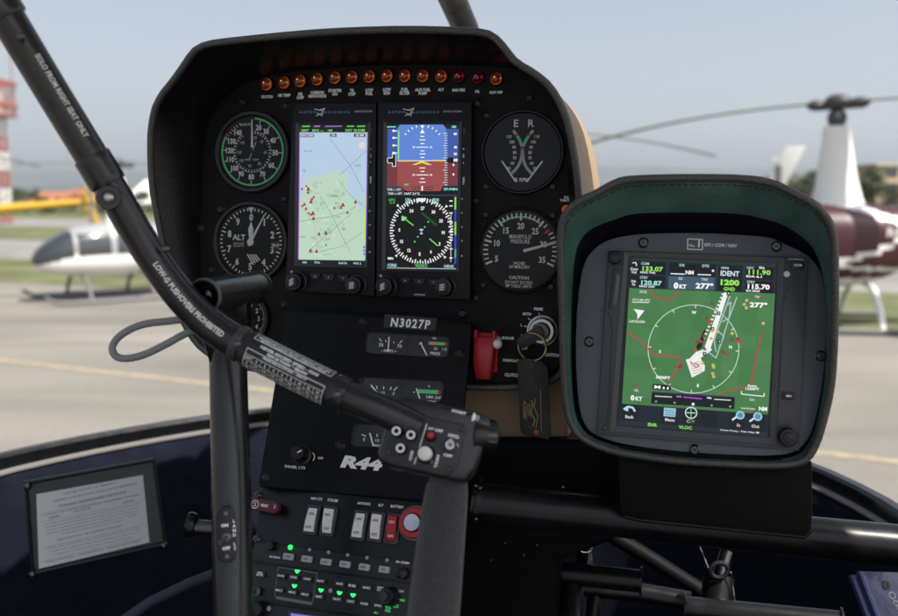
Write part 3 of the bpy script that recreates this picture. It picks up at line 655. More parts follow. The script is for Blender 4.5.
cl = [(387.6, 158), (392.4, 158), (392.4, 154), (395.8, 154), (395.8, 166.5), (392.4, 166.5), (392.4, 163), (387.6, 163)]
pxpoly(P, s, cl, z0+.0004, scr('050505'))
for i in range(8): pxline(P, s, [cl[i], cl[(i+1) % 8]], .7, z0+.0005, scr('e8e8e8'))
pxpoly(P, s, [(446.5, 160.4), (448.5, 157.6), (458, 157.6), (458, 163), (448.5, 163)], z0+.0004, scr('050505')); pxtext(P, s, '00', 455.6, 160.2, 3.4, z0+.0005, scr('ffffff'), bold=.05)
pxtext(P, s, 'OAT', 406.6, 184.6, 1.8, z0+.0004, scr('60e060'), bold=.08); pxtext(P, s, '● ● | ● ●', 422, 188.4, 2.4, z0+.0004, scr('101010'), wpx=20) if 0 else None
for x in (413.5, 417.5, 427, 431): c = P.h(x, 188.4, z0); s.disc((c.x, c.y), .0016, z0+.0004, scr('101010'), 14); s.disc((c.x, c.y), .0005, z0+.0005, scr('e0e0e0'), 8)
pxline(P, s, [(422.2, 186), (422.2, 190.7)], 1.4, z0+.0004, scr('ffffff'))
pxpoly(P, s, [(443, 186), (457.6, 186), (457.5, 191.5), (440, 191.5)], z0+.0004, scr('101820')); pxtext(P, s, '29.94IN', 450.5, 189.2, 2.6, z0+.0005, scr('90f0e0'), wpx=14, bold=.03)
pxpoly(P, s, [(386.8, 186), (399, 186), (404, 190.5), (404, 194.5), (457.4, 194.8), (457.4, 196), (386.6, 195.5)], z0+.0004, scr('38414c'))
for x, y in ((390, 189.6), (391, 193.6)): pxtext(P, s, 'TAS --- KT', x+4, y, 1.9, z0+.0005, scr('ffffff'), wpx=14)
pxtext(P, s, 'OAT 21°C', 412, 193.6, 2.2, z0+.0005, scr('ffffff'), wpx=16)
cx_, cy_ = 421.3, 231.3
cc = P.h(cx_, cy_, z0); kk = P.m(cx_, cy_)
for i in range(72):
    s.tick((cc.x, cc.y), kk*(28 if i % 2 == 0 else 29.5), kk*32.5, i*5, kk*1.15, z0+.0003, scr('f4f4f4'))
for i, v in enumerate(('27', '30', '33', 'N', '3', '6', 'E', '12', '15', 'S', '21', '24')):
    a = i*30+2; x, y = polar(kk*22.5, a); s.text(v, (cc.x+x, cc.y+y), kk*3.4, z0+.0004, scr('f0f0f0'), bold=.04, sx=.9)
for a in (45, 135, 225, 315): s.tick((cc.x, cc.y), kk*36, kk*33, a, kk*3, z0+.0004, scr('f0f0f0'), 0)
pxline(P, s, [(405, 219), (413.5, 225.6)], 1.1, z0+.0004, scr('6ae060')); pxline(P, s, [(429.5, 238.7), (438, 246)], 1.1, z0+.0004, scr('6ae060')); pxpoly(P, s, [(401.5, 215.5), (407.4, 217.6), (403.8, 221)], z0+.0004, scr('6ae060'))
for x, y in ((414.8, 241.7), (418, 236.8), (424.8, 227), (428.4, 222)): c = P.h(x, y, z0); s.disc((c.x, c.y), kk*.9, z0+.0004, scr('50d850'), 10)
pxpoly(P, s, [(421, 213.5), (422.8, 212.5), (437.5, 224.5), (436, 226.5)], z0+.0003, scr('1f4d24'))
pxline(P, s, [(421.3, 228.6), (421.3, 234.5)], 1.1, z0+.0004, scr('9ab0ff')); pxline(P, s, [(419.3, 229.8), (423.3, 229.8)], .9, z0+.0004, scr('e0e8ff')); pxline(P, s, [(420, 233.6), (422.8, 233.6)], .9, z0+.0004, scr('e0e8ff'))
pxtext(P, s, 'GPS1\n11.9', 391.8, 201.3, 5.5, z0+.0004, scr('40c040'), bold=.03); pxtext(P, s, 'CRS\n156°', 408, 201, 5.2, z0+.0004, scr('b8e8f0'), bold=.03); pxtext(P, s, '004°', 421.6, 200, 4, z0+.0005, scr('ffffff'), bold=.05); pxtext(P, s, 'HDG\n206°', 435.5, 201, 5.2, z0+.0004, scr('b8e8f0'), bold=.03)
for y0_, y1_, c in ((197, 209.5, '8fd860'), (209.5, 222, '3848c8'), (222, 235, '8fd860'), (235, 249, '3848c8'), (249, 258, '50a8a0'), (258, 264, '3848c8')): pxline(P, s, [(455.4, y0_), (455.3, y1_)], 1.8, z0+.0004, scr(c))
pxline(P, s, [(451, 213), (450.8, 262)], .8, z0+.0004, scr('c8c8d0'))
for y in (201, 206, 213, 222, 231, 240, 249, 258): pxline(P, s, [(449.4, y), (452.6, y)], 1, z0+.0005, scr('ffffff'))
pxtext(P, s, 'MIN', 390.5, 258.4, 2.4, z0+.0004, scr('ffffff'), bold=.03)
for x, t_, c in ((392, 'CRS', 'a8e8e8'), (421, 'VLOC1', '60d848'), (449, 'HDG', 'a8e8e8')):
    pxpoly(P, s, [(x-5.5-(2 if c[0] == '6' else 0), 262.6+(x-392)*.02), (x+5.5+(2 if c[0] == '6' else 0), 262.6+(x-392)*.02), (x+7, 267.4+(x-392)*.02), (x-7, 267.2+(x-392)*.02)], z0+.0003, scr('26333c')); pxtext(P, s, t_, x, 265.2+(x-392)*.02, 2.7, z0+.0005, scr(c), bold=.03, wpx=9 if len(t_) < 4 else 12)
pxline(P, s, [(387, 269-1.2), (456, 268.9)], .6, z0+.0004, scr('c8d8dc'))
s.build('screen', u, flat=True)
q = [P.h(x, y, ZU+.0014) for x, y in [(387.3, 124.3), (459, 123.9), (456, 269.6), (385.5, 268)]]
b = MB(); b.add(q, [(0, 1, 2, 3)], GLASS); b.build('glass', u)

# ---- clutch switch guard and ignition switch (parts of the panel)
p = P.h(487, 352, 0); b = MB(); b.box((0, 0, .002), (.022, .036, .004), REDP)
for sx in (-.0085, .0085): b.box((sx, .017, .008), (.003, .008, .012), REDP)
cs = at(b.build('clutch_switch', pan, bevel=.0008), p.x, p.y); cs['label'] = 'red guarded toggle switch'
b = MB(); sec = lambda y, w_, h_: [(-w_, y, .004), (-w_, y, h_), (-w_*.6, y, h_+.002), (w_*.6, y, h_+.002), (w_, y, h_), (w_, y, .004)]
b.loft([sec(.015, .0095, .012), sec(.006, .0095, .017), sec(-.010, .0088, .019), sec(-.0235, .007, .014)], REDP, closed=True, cap0=True, cap1=True); b.build('switch_guard', cs, bevel=.0008)
b = MB(); b.tube([(.011, .012, .004), (.012, .010, .012)], .0035, CREAM, 12); b.sphere((.012, .009, .013), .0045, CREAM, 14); b.build('toggle', cs)
p = P.h(543, 330.5, 0); k = P.m(543, 330)
b = MB(); b.lathe([(k*16.5, 0), (k*16.5, .002), (k*15.5, .004), (k*13.5, .0048), (k*13, .009), (k*12, .0105), (k*9.5, .0105), (k*9, .007), (1e-5, .007)], STEEL, 48, closed=True)
ig = at(b.build('ignition_switch', pan), p.x, p.y); ig['label'] = 'round metal key switch'
b = MB(); b.lathe([(k*8.6, .007), (k*8.6, .012), (k*7.6, .0135), (1e-5, .0137)], DSTEEL, 32, closed=True); b.build('lock_barrel', ig)

# ================================================================ keys hanging from the ignition
kr = thing('key_ring', 'brass key ring with black leather fob hanging from the ignition switch', 'key ring', P.M @ Matrix.Translation(P.h(540, 332, 0)))
b = MB(); b.prism([(-.002, -.002), (.004, .002), (-.003, -.006), (-.016, -.014), (-.020, -.010), (-.014, -.002)] if 0 else rrect(-.006, -.004, .026, .011, .004, rot=35), .013, .0165, KNOB, bev=.0005); b.build('key', kr)
b = MB(); cr = P.h(531.5, 348, .02)-P.h(540, 332, 0); rr2 = .0125
b.tube([(cr.x+rr2*1.12*math.cos(a*math.pi/16), cr.y+rr2*math.sin(a*math.pi/16)+.001, .016+.008*math.cos(a*math.pi/16)) for a in range(32)], .0008, BRASS, 8, closed=True)
b.tube([(cr.x+rr2*1.1*math.cos(a*math.pi/16), cr.y+rr2*.98*math.sin(a*math.pi/16)+.001, .0178+.008*math.cos(a*math.pi/16)) for a in range(32)], .0008, BRASS, 8, closed=True); b.build('ring', kr)
def kl(x, y, z): v = P.h(x, y, z)-P.h(540, 332, 0); return (v.x, v.y)
fo = [kl(x, y, .02) for x, y in ((517, 361), (524, 357.5), (540, 360), (548, 368), (551, 436), (548, 439.5), (523, 434.5), (520.5, 431))]
b = MB(); b.prism(fo, .0175, .0205, mat('fob_leather', (.015, .014, .013), .55, bump=.6, bscale=500, wear=.1), bev=.0006); fob = b.build('fob', kr)
b = MB(); GOLD = mat('gold_stamp', (.32, .22, .09), .5)
b.line([kl(x, y, .02) for x, y in ((540.5, 389), (541.5, 432))], .0006, .0207, GOLD); b.text('FLIGHT\nACADEMY', kl(527, 410, .02), .007, .0207, GOLD, rot=-88, wid=.017, bold=.02)
b.line([kl(x, y, .02) for x, y in ((531, 400), (533, 404), (531, 412), (535, 420), (533, 426))], .001, .0207, GOLD); b.line([kl(x, y, .02) for x, y in ((536, 398), (534, 406), (538, 416), (536, 428))], .0008, .0207, GOLD)
b.prism(rrect(*kl(536.5, 432, .02), .004, .004, .001), .0206, .021, mat('fob_orange', (.35, .08, .03), .5)); b.build('stamp', fob, flat=True)
b = MB(); c = kl(531, 366, .02); b.ring(c, .0012, .002, .0207, DSTEEL, 16); c = kl(532.5, 384, .02)
b.ring(kl(532, 379, .02), .0018, .0024, .0207, DSTEEL, 16); b.build('rivet', fob)

# ================================================================ centre console: gauge plate, switch panel, radios
Kx = 1.056
K0 = Frame.pose(7.1, 17.4, -3.8, -.0692*Kx, -.0799*Kx, .7583*Kx); K = K0
con = thing('centre_console', 'black pedestal below the main panel with small gauges, rocker switches and green lit radio buttons', 'console', K.M)
KM = K.M.inverted()
o4 = [K.h(x, y, 0) for x, y in [(287, 310), (472, 322), (455, 505), (258, 486)]]
b = MB(); pts = [(p.x, p.y) for p in o4]
rc = []
for i in range(4):
    a, q, c = Vector(pts[i-1]), Vector(pts[i]), Vector(pts[(i+1) % 4]); rr = .005
    for t in range(5): u_ = t/4; p1 = q+(a-q).normalized()*rr; p2 = q+(c-q).normalized()*rr; rc.append(tuple(p1*(1-u_)**2+q*2*u_*(1-u_)+p2*u_*u_))
b.prism(rc, -.006, 0, PANEL, bev=.0008); b.build('gauge_plate', con)
Lx = 1.083
L0 = Frame.pose(18.5, 18.4, -1.1, -.0895*Lx, -.1799*Lx, .7074*Lx)
LK = KM @ L0.M                          # local L -> local console
lo4 = [L0.h(x, y, 0) for x, y in [(262, 486.5), (452, 505), (424, 660), (240, 650)]]
b = MB(); b.prism([(p.x, p.y) for p in lo4], -.006, 0, SATIN, bev=.0008); o = b.build('switch_plate', con); o.matrix_local = LK
o['label'] = 'black switch plate with rockers above two rows of radio buttons'
# housing behind the plates (tan sides as on the cowl)
bt = [LK @ p for p in lo4]; r0 = [o4[0], o4[1], o4[2], o4[3]]; r0 = [Vector((p.x, p.y, -.006)) for p in r0]
ax = Vector((0, 0, -1)); dirb = (K.M.inverted().to_3x3() @ Vector((0, 1, -.15))).normalized()
b = MB(); sh = lambda p, d=0: Vector(p)+dirb*d
b.loft([[sh(r0[0]), sh(r0[1]), sh(r0[2]), sh(r0[3])], [sh(r0[0], .2), sh(r0[1], .2), sh(r0[2], .2), sh(r0[3], .2)]], SATIN, cap1=True)
q0 = [sh(bt[0]), sh(bt[1]), sh(bt[2]), sh(bt[3])]; q0 = [p+Vector((0, 0, -.008)) for p in q0]
b.loft([q0, [p+dirb*.2 for p in q0]], SATIN, cap1=True); b.build('housing', con, flat=True)
# tan lower cowl on the right of the plate, black pedestal skirt below it
cw = [(462, 384), (566, 372), (568, 440), (556, 452), (498, 470), (452, 476)]
cwl = [P.h(x, y, -.03) for x, y in cw]; M2 = KM @ P.M
b = MB(); b.loft([cwl, [p+Vector((0, 0, -.16)) for p in cwl]], TAN, cap0=True, cap1=True); o = b.build('lower_cowl', con, bevel=.003); o.matrix_local = M2
cw = [(440, 440), (560, 440), (640, 440), (650, 500), (636, 530), (600, 545), (560, 560), (556, 660), (420, 660)]
cwl = [P.h(x, y, -.012) for x, y in cw]
b = MB(); b.loft([cwl, [p+Vector((0, 0, -.2)) for p in cwl]], PED, cap0=True, cap1=True); o = b.build('pedestal_skirt', con, bevel=.003); o.matrix_local = M2
for x, y, s_ in [(563, 487, 1), (505, 543, .7), (491, 560, .7), (537, 545, .7), (524, 555, .7)]:
    p = M2 @ P.h(x, y, -.012); b = MB(); b.disc((0, 0), .0011*s_, .0006, DSTEEL, 12); at(b.build('rivet', con), p.x, p.y, p.z)
# registration plate and gauge windows
t = MB(); t.prism([tuple(K.h(x, y, 0)[:2]) for x, y in ((385, 314.5), (437, 318.3), (435.5, 331), (383.5, 327.5))], 0, .0006, mat('placard_black', (.022, .022, .024), .35)); 
pxtext(K, t, 'N3027P', 410.5, 323.4, 9.8, .0010, WHITE, wpx=40, bold=.035, shear=.05, spacing=1.25); o = t.build('registration_placard', con, flat=True)
def window(label, pts, draw):
    q = [K.h(x, y, 0) for x, y in pts]; c = sum(q, Vector())/4
    rc = []
    for i in range(4):
        a, m_, e = q[i-1]-c, q[i]-c, q[(i+1) % 4]-c; rr = .005
        for t_ in range(5): u_ = t_/4; p1 = m_+(a-m_).normalized()*rr; p2 = m_+(e-m_).normalized()*rr; rc.append(p1*(1-u_)**2+m_*2*u_*(1-u_)+p2*u_*u_)
    b = MB(); big = [v*1.0+v.normalized()*.0012 for v in rc]
    b.loft([[Vector((v.x, v.y, .0002)) for v in big], [Vector((v.x, v.y, .0014)) for v in big], [Vector((v.x, v.y, .0014)) for v in rc], [Vector((v.x, v.y, .0003)) for v in rc]], KNOB)
    g = at(b.build('gauge_window', con, flat=True), c.x, c.y); g['label'] = label
    d = MB(); d.poly([(v.x, v.y) for v in rc], .0004, mat('gauge_face', (.022, .024, .032), .5))
    mx = (q[0]+q[1]+q[2]+q[3])/4-c
    d.line([((q[0]+q[1])/2-c)[:2], ((q[2]+q[3])/2-c)[:2]], .0012, .0008, KNOB)
    F = lambda x, y: tuple((K.h(x, y, 0)-c)[:2]); k = K.m(*pts[0])
    draw(d, F, k); d.build('dial', g, flat=True)
    b = MB(); b.poly([(v.x, v.y) for v in rc], .0013, GLASS); b.build('glass', g)
Z = .0009
def w1(d, F, k):
    for x0, y0, x1, y1 in ((379.5, 338.7, 382, 342), (385.5, 340.2, 386.4, 342.5), (394.5, 341.8, 393.6, 343.6), (402.3, 340.6, 399.6, 343.6)): d.line([F(x0, y0), F(x1, y1)], k*.9, Z, WHITE)
    d.line([F(389.3, 337), F(388.2, 352)], k*1.3, Z+.0001, WHITE)
    d.text('70', F(381.2, 345.3), k*3.6, Z, WHITE, bold=.02); d.text('70', F(399.6, 346.4), k*3.6, Z, WHITE, bold=.02); d.text('- AMPS +', F(389, 351), k*3, Z, WHITE, bold=.02)
    d.line([F(429.2, 343.3), F(438, 343.8)], k*3.2, Z, YEL); d.line([F(438, 343.8), F(445, 344.2)], k*3.2, Z, GREEN); d.line([F(445, 344.2), F(448, 344.4)], k*3.2, Z, REDM); d.line([F(428, 343.2), F(429.2, 343.3)], k*3.2, Z, REDM)
    d.line([F(420.5, 342.5), F(427, 355.5)], k*1.3, Z+.0001, WHITE); d.line([F(419, 344.5), F(422.5, 343)], k*.8, Z, WHITE); d.text('PSI', F(434.5, 338.6), k*2.3, Z, WHITE); d.text('55    115', F(440.5, 349.3), k*2.8, Z, WHITE, wid=k*13); d.text('PRESS', F(435.4, 353.7), k*3, Z, WHITE, bold=.02)
window('ammeter and oil pressure gauge window', [(368.3, 332.5), (449.3, 337.5), (446.6, 358.2), (366.5, 353.2)], w1)
def w2(d, F, k):
    d.line([F(371, 385), F(378, 393.5)], k*1.5, Z+.0001, WHITE)
    for x0, y0, x1, y1 in ((376.5, 386, 377.6, 389), (383.8, 386.5, 383.8, 389.6), (391.5, 387, 390.4, 390), (397.5, 387, 394, 391)): d.line([F(x0, y0), F(x1, y1)], k*1, Z, WHITE)
    d.text('1/2', F(383, 393), k*2.8, Z, WHITE, bold=.02); d.text('F', F(394, 394), k*3, Z, WHITE, bold=.02); d.text('AUX', F(384, 398), k*2.6, Z, WHITE)
    d.line([F(418, 391.3), F(438, 392.3)], k*4, Z, GREEN); d.line([F(438, 392.3), F(441, 392.4)], k*4, Z, REDM); d.line([F(416.5, 388.5), F(420, 399)], k*1.4, Z+.0001, WHITE); d.line([F(413.5, 392.3), F(415, 392.5)], k*1.2, Z, WHITE)
    d.text('°F', F(429, 386.6), k*2.4, Z, WHITE); d.text('180 245', F(434.5, 397.5), k*3, Z, WHITE, wid=k*16, bold=.02); d.text('TEMP', F(432, 402), k*2.6, Z, WHITE)
window('auxiliary fuel and oil temperature gauge window', [(362.3, 377.5), (443.5, 382), (440.5, 402.5), (359.5, 398)], w2)
def w3(d, F, k):
    d.line([F(362, 434.5), F(366, 436.5)], k*1, Z, WHITE); d.text('E', F(364.4, 439.5), k*3, Z, WHITE, bold=.02); d.line([F(370, 433), F(373.5, 446)], k*1.5, Z+.0001, WHITE)
    d.line([F(377.5, 434), F(377, 437)], k*1, Z, WHITE); d.text('1/2', F(377.5, 440.5), k*2.8, Z, WHITE, bold=.02); d.text('MAIN', F(377, 445.5), k*2.5, Z, WHITE)
    d.line([F(405, 440), F(425, 441)], k*4, Z, GREEN)
window('main fuel gauge window', [(355, 424.5), (436, 429.5), (433, 451), (352, 446)], w3)
for x, y, r_ in [(363, 321.5, .0028), (459.6, 353.6, .0034), (362, 380.5, .0022), (340, 445.5, .0036), (266.5, 478, .003), (384.5, 460, .001), (450, 495, .003)]:
    p = K.h(x, y, 0); screw(None, con, p.x, p.y, 0, r_, KNOB)
p = K.h(302, 455, 0); k = K.m(302, 455); b = MB(); b.lathe([(k*10, 0), (k*10, .0012), (k*8, .002), (k*7.6, .013), (k*6.6, .0148), (1e-5, .015)], KNOB, 32, closed=True)
b.line([(0, 0), (k*4, k*2.5)], .0012, .0151, WHITE)
o = at(b.build('dimmer_knob', con), p.x, p.y)
t = MB(); pxtext(K, t, 'PANEL LTS', 295, 467, 2.8, .0004, WHITE, bold=.02, wpx=21); pxtext(K, t, 'R44', 362.5, 463, 12.5, .0004, WHITE, wpx=41, bold=.055, shear=.3)
c = K.h(309.5, 457, 0); t.ring((c.x, c.y), .0042, .005, .0004, WHITE, 40, 30, 130); pxtext(K, t, 'OFF', 320.5, 458, 2.4, .0004, WHITE); pxtext(K, t, 'DIM', 318, 450, 1.2, .0004, WHITE) if 0 else None
t.build('lettering', con, flat=True)

# switch plate details (in L0 coordinates)
def lo(x, y, z=0): return LK @ L0.h(x, y, z)
def put(o, x, y, z=0, parent=None):
    o.matrix_local = LK @ Matrix.Translation(L0.h(x, y, 0)+Vector((0, 0, z))); return o
km = L0.m(350, 540)
def rocker(x, y, m, lab, on):
    b = MB(); b.prism(rrect(0, 0, km*15.5, km*30, .0022, rot=-2), 0, .0028, mat('rocker_frame', (.045, .047, .05), .4), bev=.0008)
    b.prism(rrect(0, 0, km*11.5, km*25.5, .001, rot=-2), .0028, .0029, KNOB)
    r = put(b.build('rocker_switch', con), x, y); r['label'] = ('red ' if m is REDP else 'white ')+'rocker switch marked '+lab
    h = .0085; w_ = km*5; l_ = km*12; s = 1 if on else -1
    prof = [(-l_, .0018), (-l_, h*.35 if on else h*.75), (-l_*.1, .0062), (l_, h*.75 if on else h*.35), (l_, .0018)]
    b = MB(); b.loft([[(-w_, y_, z_) for y_, z_ in prof], [(w_, y_, z_) for y_, z_ in prof]], m, closed=True, cap0=True, cap1=True)
    k_ = b.build('rocker', r, bevel=.0006)
    b = MB(); tm = mat('rocker_print', (.12, .12, .12), .6) if m is CREAM else WHITE
    up = Matrix.Rotation(math.atan2(h*.75-.0062, l_*1.1)*s*1, 4, 'X')
    for t_, yy in (('ON', .5), ('OFF', -.62)):
        b.text(t_, (0, 0), km*2.8, 0, tm, bold=.02, M=Matrix.Translation((0, l_*yy, (.0062+(h*.75-.0062)*(yy*1.0 if on else -yy)*1.0 if (yy > 0) == on else .0062-(.0062-h*.35)*abs(yy))+.00035)) @ Matrix.Rotation(math.atan2((h*.75-.0062) if (yy > 0) == on else (.0062-h*.35), l_)*(1 if on else -1), 4, 'X'))
    b.build('print', r, flat=True)
for x, y, m, lab, on in ((312.7, 520, CREAM, 'NAV LTS', False), (329.6, 521.3, CREAM, 'STROBE', True), (360.2, 525.5, CREAM, 'AVIONICS', False), (377.3, 527, CREAM, 'ALT', True), (393.4, 528.8, REDP, 'BATTERY', True)): rocker(x, y, m, lab, on)
t = MB()
for x, y, s_, w_ in ((316.5, 498.6, 'NAV LTS', 12.5), (332.8, 500.2, 'STROBE', 11.5), (363.8, 503.4, 'AVIONICS', 14.5), (380.8, 505, 'ALT', 6), (397.3, 506.6, 'BATTERY', 14.5)): pxtext(L0, t, s_, x, y, 2.7, .0004, WHITE, wpx=w_, bold=.03)
pxtext(L0, t, 'PS ENG', 274.8, 557, 1.9, .0021, WHITE, wpx=12, bold=.05); pxtext(L0, t, 'PS COM', 402.5, 562.3, 2.4, .0021, WHITE, wpx=14, bold=.05)
o = t.build('lettering', con, flat=True); o.matrix_local = LK
# vent handle
b = MB(); MAR = mat('maroon_handle', (.11, .012, .018), .4)
b.prism(rrect(0, 0, km*42, km*12.5, km*6, rot=-4), .004, .009, MAR, bev=.001)
o = put(b.build('vent_handle', con), 266, 506)
b = MB(); b.ring((-km*7, 0), km*3.6, km*4.4, .0093, WHITE, 28); b.text('S', (-km*7, 0), km*4.5, .0093, WHITE, bold=.02); b.text('VENT', (km*4, -km*.4), km*3, .0093, WHITE, bold=.05, wid=km*9.5, rot=-4); b.line([(km*15.5, km*1.5), (km*17, -km*.5), (km*15.5, -km*2.5)], km*.9, .0093, WHITE); b.build('handle_print', o, flat=True)
# round red pull knob
b = MB(); b.lathe([(km*17.5, 0), (km*17.5, .003), (km*16.5, .0045), (km*12, .0045)], mat('ring_grey', (.12, .12, .125), .4), 48, closed=True)
o = put(b.build('red_ringed_knob', con), 416, 523.5)
b = MB(); b.lathe([(km*15, .004), (km*15, .007), (km*14, .0085), (km*9.5, .0085), (km*9, .006)], REDP, 48, closed=True); b.build('collar', o)
b = MB(); b.lathe([(km*9, .004), (km*8.6, .010), (km*8, .011), (km*5, .0108), (1e-5, .0105)], STEEL, 40, closed=True); b.build('push_button', o)
for x, y in ((257, 539), (258, 495)): p = L0.h(x, y, 0); screw(None, con, 0, 0, 0, .003, DSTEEL).matrix_local = LK @ Matrix.Translation(p)
# annunciator strip and audio panel modules
def module(name, pts, z, m):
    q = [L0.h(x, y, 0) for x, y in pts]; b = MB(); b.prism([(p.x, p.y) for p in q], 0, z, m, bev=.0006); o = b.build(name, con); o.matrix_local = LK; return o
MODM = mat('module_face', (.005, .0053, .006), .38, bump=.1, bscale=2500)
mo = module('relay_module', [(255.5, 541.5), (450, 567), (446, 587), (251.5, 561)], .0016, MODM)
au = module('audio_module', [(251, 562.5), (446, 588.5), (440, 626), (245, 599.5)], .0016, MODM)
ra = module('radio_module', [(244.5, 601), (440, 627.5), (432, 680), (238, 655)], .0016, MODM)
LED = mat('green_led_lit', '106020', .3, emit='20f050', estr=1.3); LEDO = mat('led_clear', (.35, .36, .36), .2)
BTN = mat('module_button', (.42, .43, .45), .45)
def lput(o, x, y, z, par): o.matrix_parent_inverse = Matrix.Identity(4); o.matrix_local = Matrix.Translation(L0.h(x, y, 0)+Vector((0, 0, z))); return o
for i, (x, y) in enumerate([(291.3, 547.3), (310.6, 549.8), (329.5, 552.4), (348.5, 555), (367.8, 557.7), (387.7, 560.2)]):
    b = MB(); b.sphere((0, 0, 0), km*(2.5 if i == 0 else 2), LED if i == 0 else LEDO, 14); lput(b.build('indicator_light', mo), x, y, .0018, mo)
    if i == 0:
        b = MB()
for i, (x, y) in enumerate([(290.2, 556.8), (308.6, 559.2), (327.6, 562), (346.6, 564.4), (365.9, 567.2), (385.8, 569.7)]):
    b = MB(); b.prism(rrect(0, 0, km*11, km*6.4, .001, rot=-1), 0, .0035, BTN, bev=.0007); b.text(('COM', 'NAV', 'AUX', 'ADF', 'MKR', 'SPK')[i], (0, 0), km*2, .0037, mat('rocker_print', (.12, .12, .12), .6)); lput(b.build('push_button', mo), x, y, .0016, mo)
b = MB(); b.lathe([(km*5, 0), (km*4.6, .004), (km*3, .0045), (1e-5, .0045)], KNOB, 20, closed=True); lput(b.build('jack', mo), 272, 546, .0016, mo)
b = MB(); b.lathe([(km*6, 0), (km*5.6, .008), (km*4, .009), (1e-5, .009)], KNOB, 20, closed=True); lput(b.build('jack', mo), 405, 573.5, .0016, mo)
SB = mat('small_button', (.03, .031, .033), .4)
row1 = [(282.8, 575.7, 'COM1'), (295.5, 577.3, 'COM2'), (308.8, 579, 'COM3'), (322.3, 581, 'NAV'), (341.3, 583.7, 'AUX'), (354, 585.6, 'I2'), (368.4, 587.7, 'MUSIC'), (382.2, 589, 'SPKR\nMKR')]
row2 = [(280.7, 590.2, 'MIC1'), (294, 592.2, 'MIC2'), (306.8, 594.3, 'MIC3'), (320.5, 596.6, 'XMT'), (338.6, 599, 'PILOT'), (352.3, 601.3, 'COPLT'), (366, 603.6, 'PASS'), (379.7, 605.5, 'SPKR')]
for x, y, s_ in row1+row2+[(262, 574, 'MKR\nMUTE')]:
    b = MB(); b.prism(rrect(0, 0, km*10.2, km*5.2, .0008, rot=-1), 0, .002, SB, bev=.0004); b.text(s_, (0, 0), km*(2.1 if '\n' not in s_ else 4.2), .0022, WHITE, wid=km*7.6, bold=.04); lput(b.build('push_button', au), x, y, .0016, au)
for x, y in [(298.3, 571.4), (295.5, 586), (322, 590.3), (340.5, 593), (354, 595.2)]:
    b = MB(); b.add([(-km*3, km*1.5, 0), (km*3, km*1.5, 0), (km*2, -km*.6, 0), (0, -km*2, 0), (-km*2, -km*.6, 0)], [(4, 3, 2, 1, 0)], LED); lput(b.build('indicator_light', au, flat=True), x, y, .0021, au)
t = MB(); GR = mat('module_line', (.16, .165, .17), .5)
for L in ([(278.4, 567), (317, 573), (312.5, 602.5), (274.6, 596)],): pxline(L0, t, L+[L[0]], .9, .0020, GR)
pxline(L0, t, [(276, 597.8), (312, 604)], 2, .0020, GR)
pxtext(L0, t, 'ICS', 396, 606, 3, .002, scr('40d070')); pxtext(L0, t, 'VOL\nSQL', 388, 609, 6, .002, scr('40d070')); pxtext(L0, t, 'CREW', 400, 591, 2.3, .002, WHITE); pxtext(L0, t, 'ALL', 376, 612.5, 2, .002, scr('40d070')); pxtext(L0, t, 'PASS', 402, 600, 2.2, .002, scr('40d070'))
t.build('lettering', au, flat=True)
b = MB(); b.lathe([(km*9.5, 0), (km*9, .003), (km*8, .012), (km*7, .0135), (1e-5, .0136)], KNOB, 28, closed=True); b.lathe([(km*4.6, .0134), (km*4.4, .02), (1e-5, .0205)], SB, 20, closed=True); lput(b.build('volume_knob', au), 392, 596.5, .0016, au)
b = MB(); c = MB(); b.disc((0, 0), km*2.2, .0005, LEDO, 14); lput(b.build('light_sensor', au), 331.5, 590.5, .0016, au)
b = MB(); b.lathe([(km*4.5, 0), (km*4.5, .003), (km*3.5, .003), (km*3.2, .0012), (1e-5, .0012)], DSTEEL, 22, closed=True); lput(b.build('jack', au), 259, 591.5, .0016, au)
b = MB(); b.lathe([(km*8, 0), (km*7.6, .007), (km*6, .008), (1e-5, .008)], KNOB, 24, closed=True); lput(b.build('tuning_knob', ra), 259, 609, .0016, ra)
b = MB(); pxpoly(L0, b, [(289, 611.5), (425, 630), (415, 680), (277, 662)], .0021, scr('2a2260', .9)); pxpoly(L0, b, [(291, 613), (345, 620.5), (335, 670), (281, 662)], .0022, scr('8a80c8', .9)); b.build('screen', ra, flat=True)
b = MB(); b.disc((0, 0), km*2.4, .0005, LEDO, 14); lput(b.build('light_sensor', ra), 270, 608.6, .0016, ra)

# ================================================================ navigator in its hooded pod on the right
G = Frame.pose(11.9, 2.8, -3.1, .1998, -.0298, .7245)
nav = thing('navigator_pod', 'leather rimmed pod holding a square moving map navigator with green screen and grey bezel', 'navigator', G.M)
FP = .010      # bezel plate this far behind the screen-unit face?  (screen plane is z = 0)
bz_px = [(577, 300), (583, 262), (596, 246), (612, 238), (628, 235.3), (640, 233.5), (700, 232.3), (757, 235.5), (772, 237.3), (784, 243.5), (806, 253), (819, 266), (826, 288), (828, 320), (824, 380), (814, 430), (803, 447), (790, 454.5), (760, 456.5), (690, 453), (630, 446), (596, 437), (583, 424), (577.5, 400), (575, 350)]
grim_px = [(562, 300), (560.5, 255), (560.5, 227.7), (566, 211.5), (578.7, 201), (597, 193.5), (616, 182), (631.7, 179), (684.7, 177.7), (747, 178.4), (773, 183.2), (789, 191), (813.5, 203), (827.5, 218), (833.5, 233), (835, 263.5), (835, 310), (833.5, 361), (830.5, 392), (823, 423), (816.5, 444), (808, 458.5), (793.5, 464.8), (762.7, 465.6), (716, 463.4), (684.7, 461.7), (653.5, 458), (616, 452.3), (589, 443), (574.5, 431.5), (566.8, 413), (563.5, 376.8)]
def gn(py): return .003+.062*max(0, min(1, (462-py)/260))**1.2
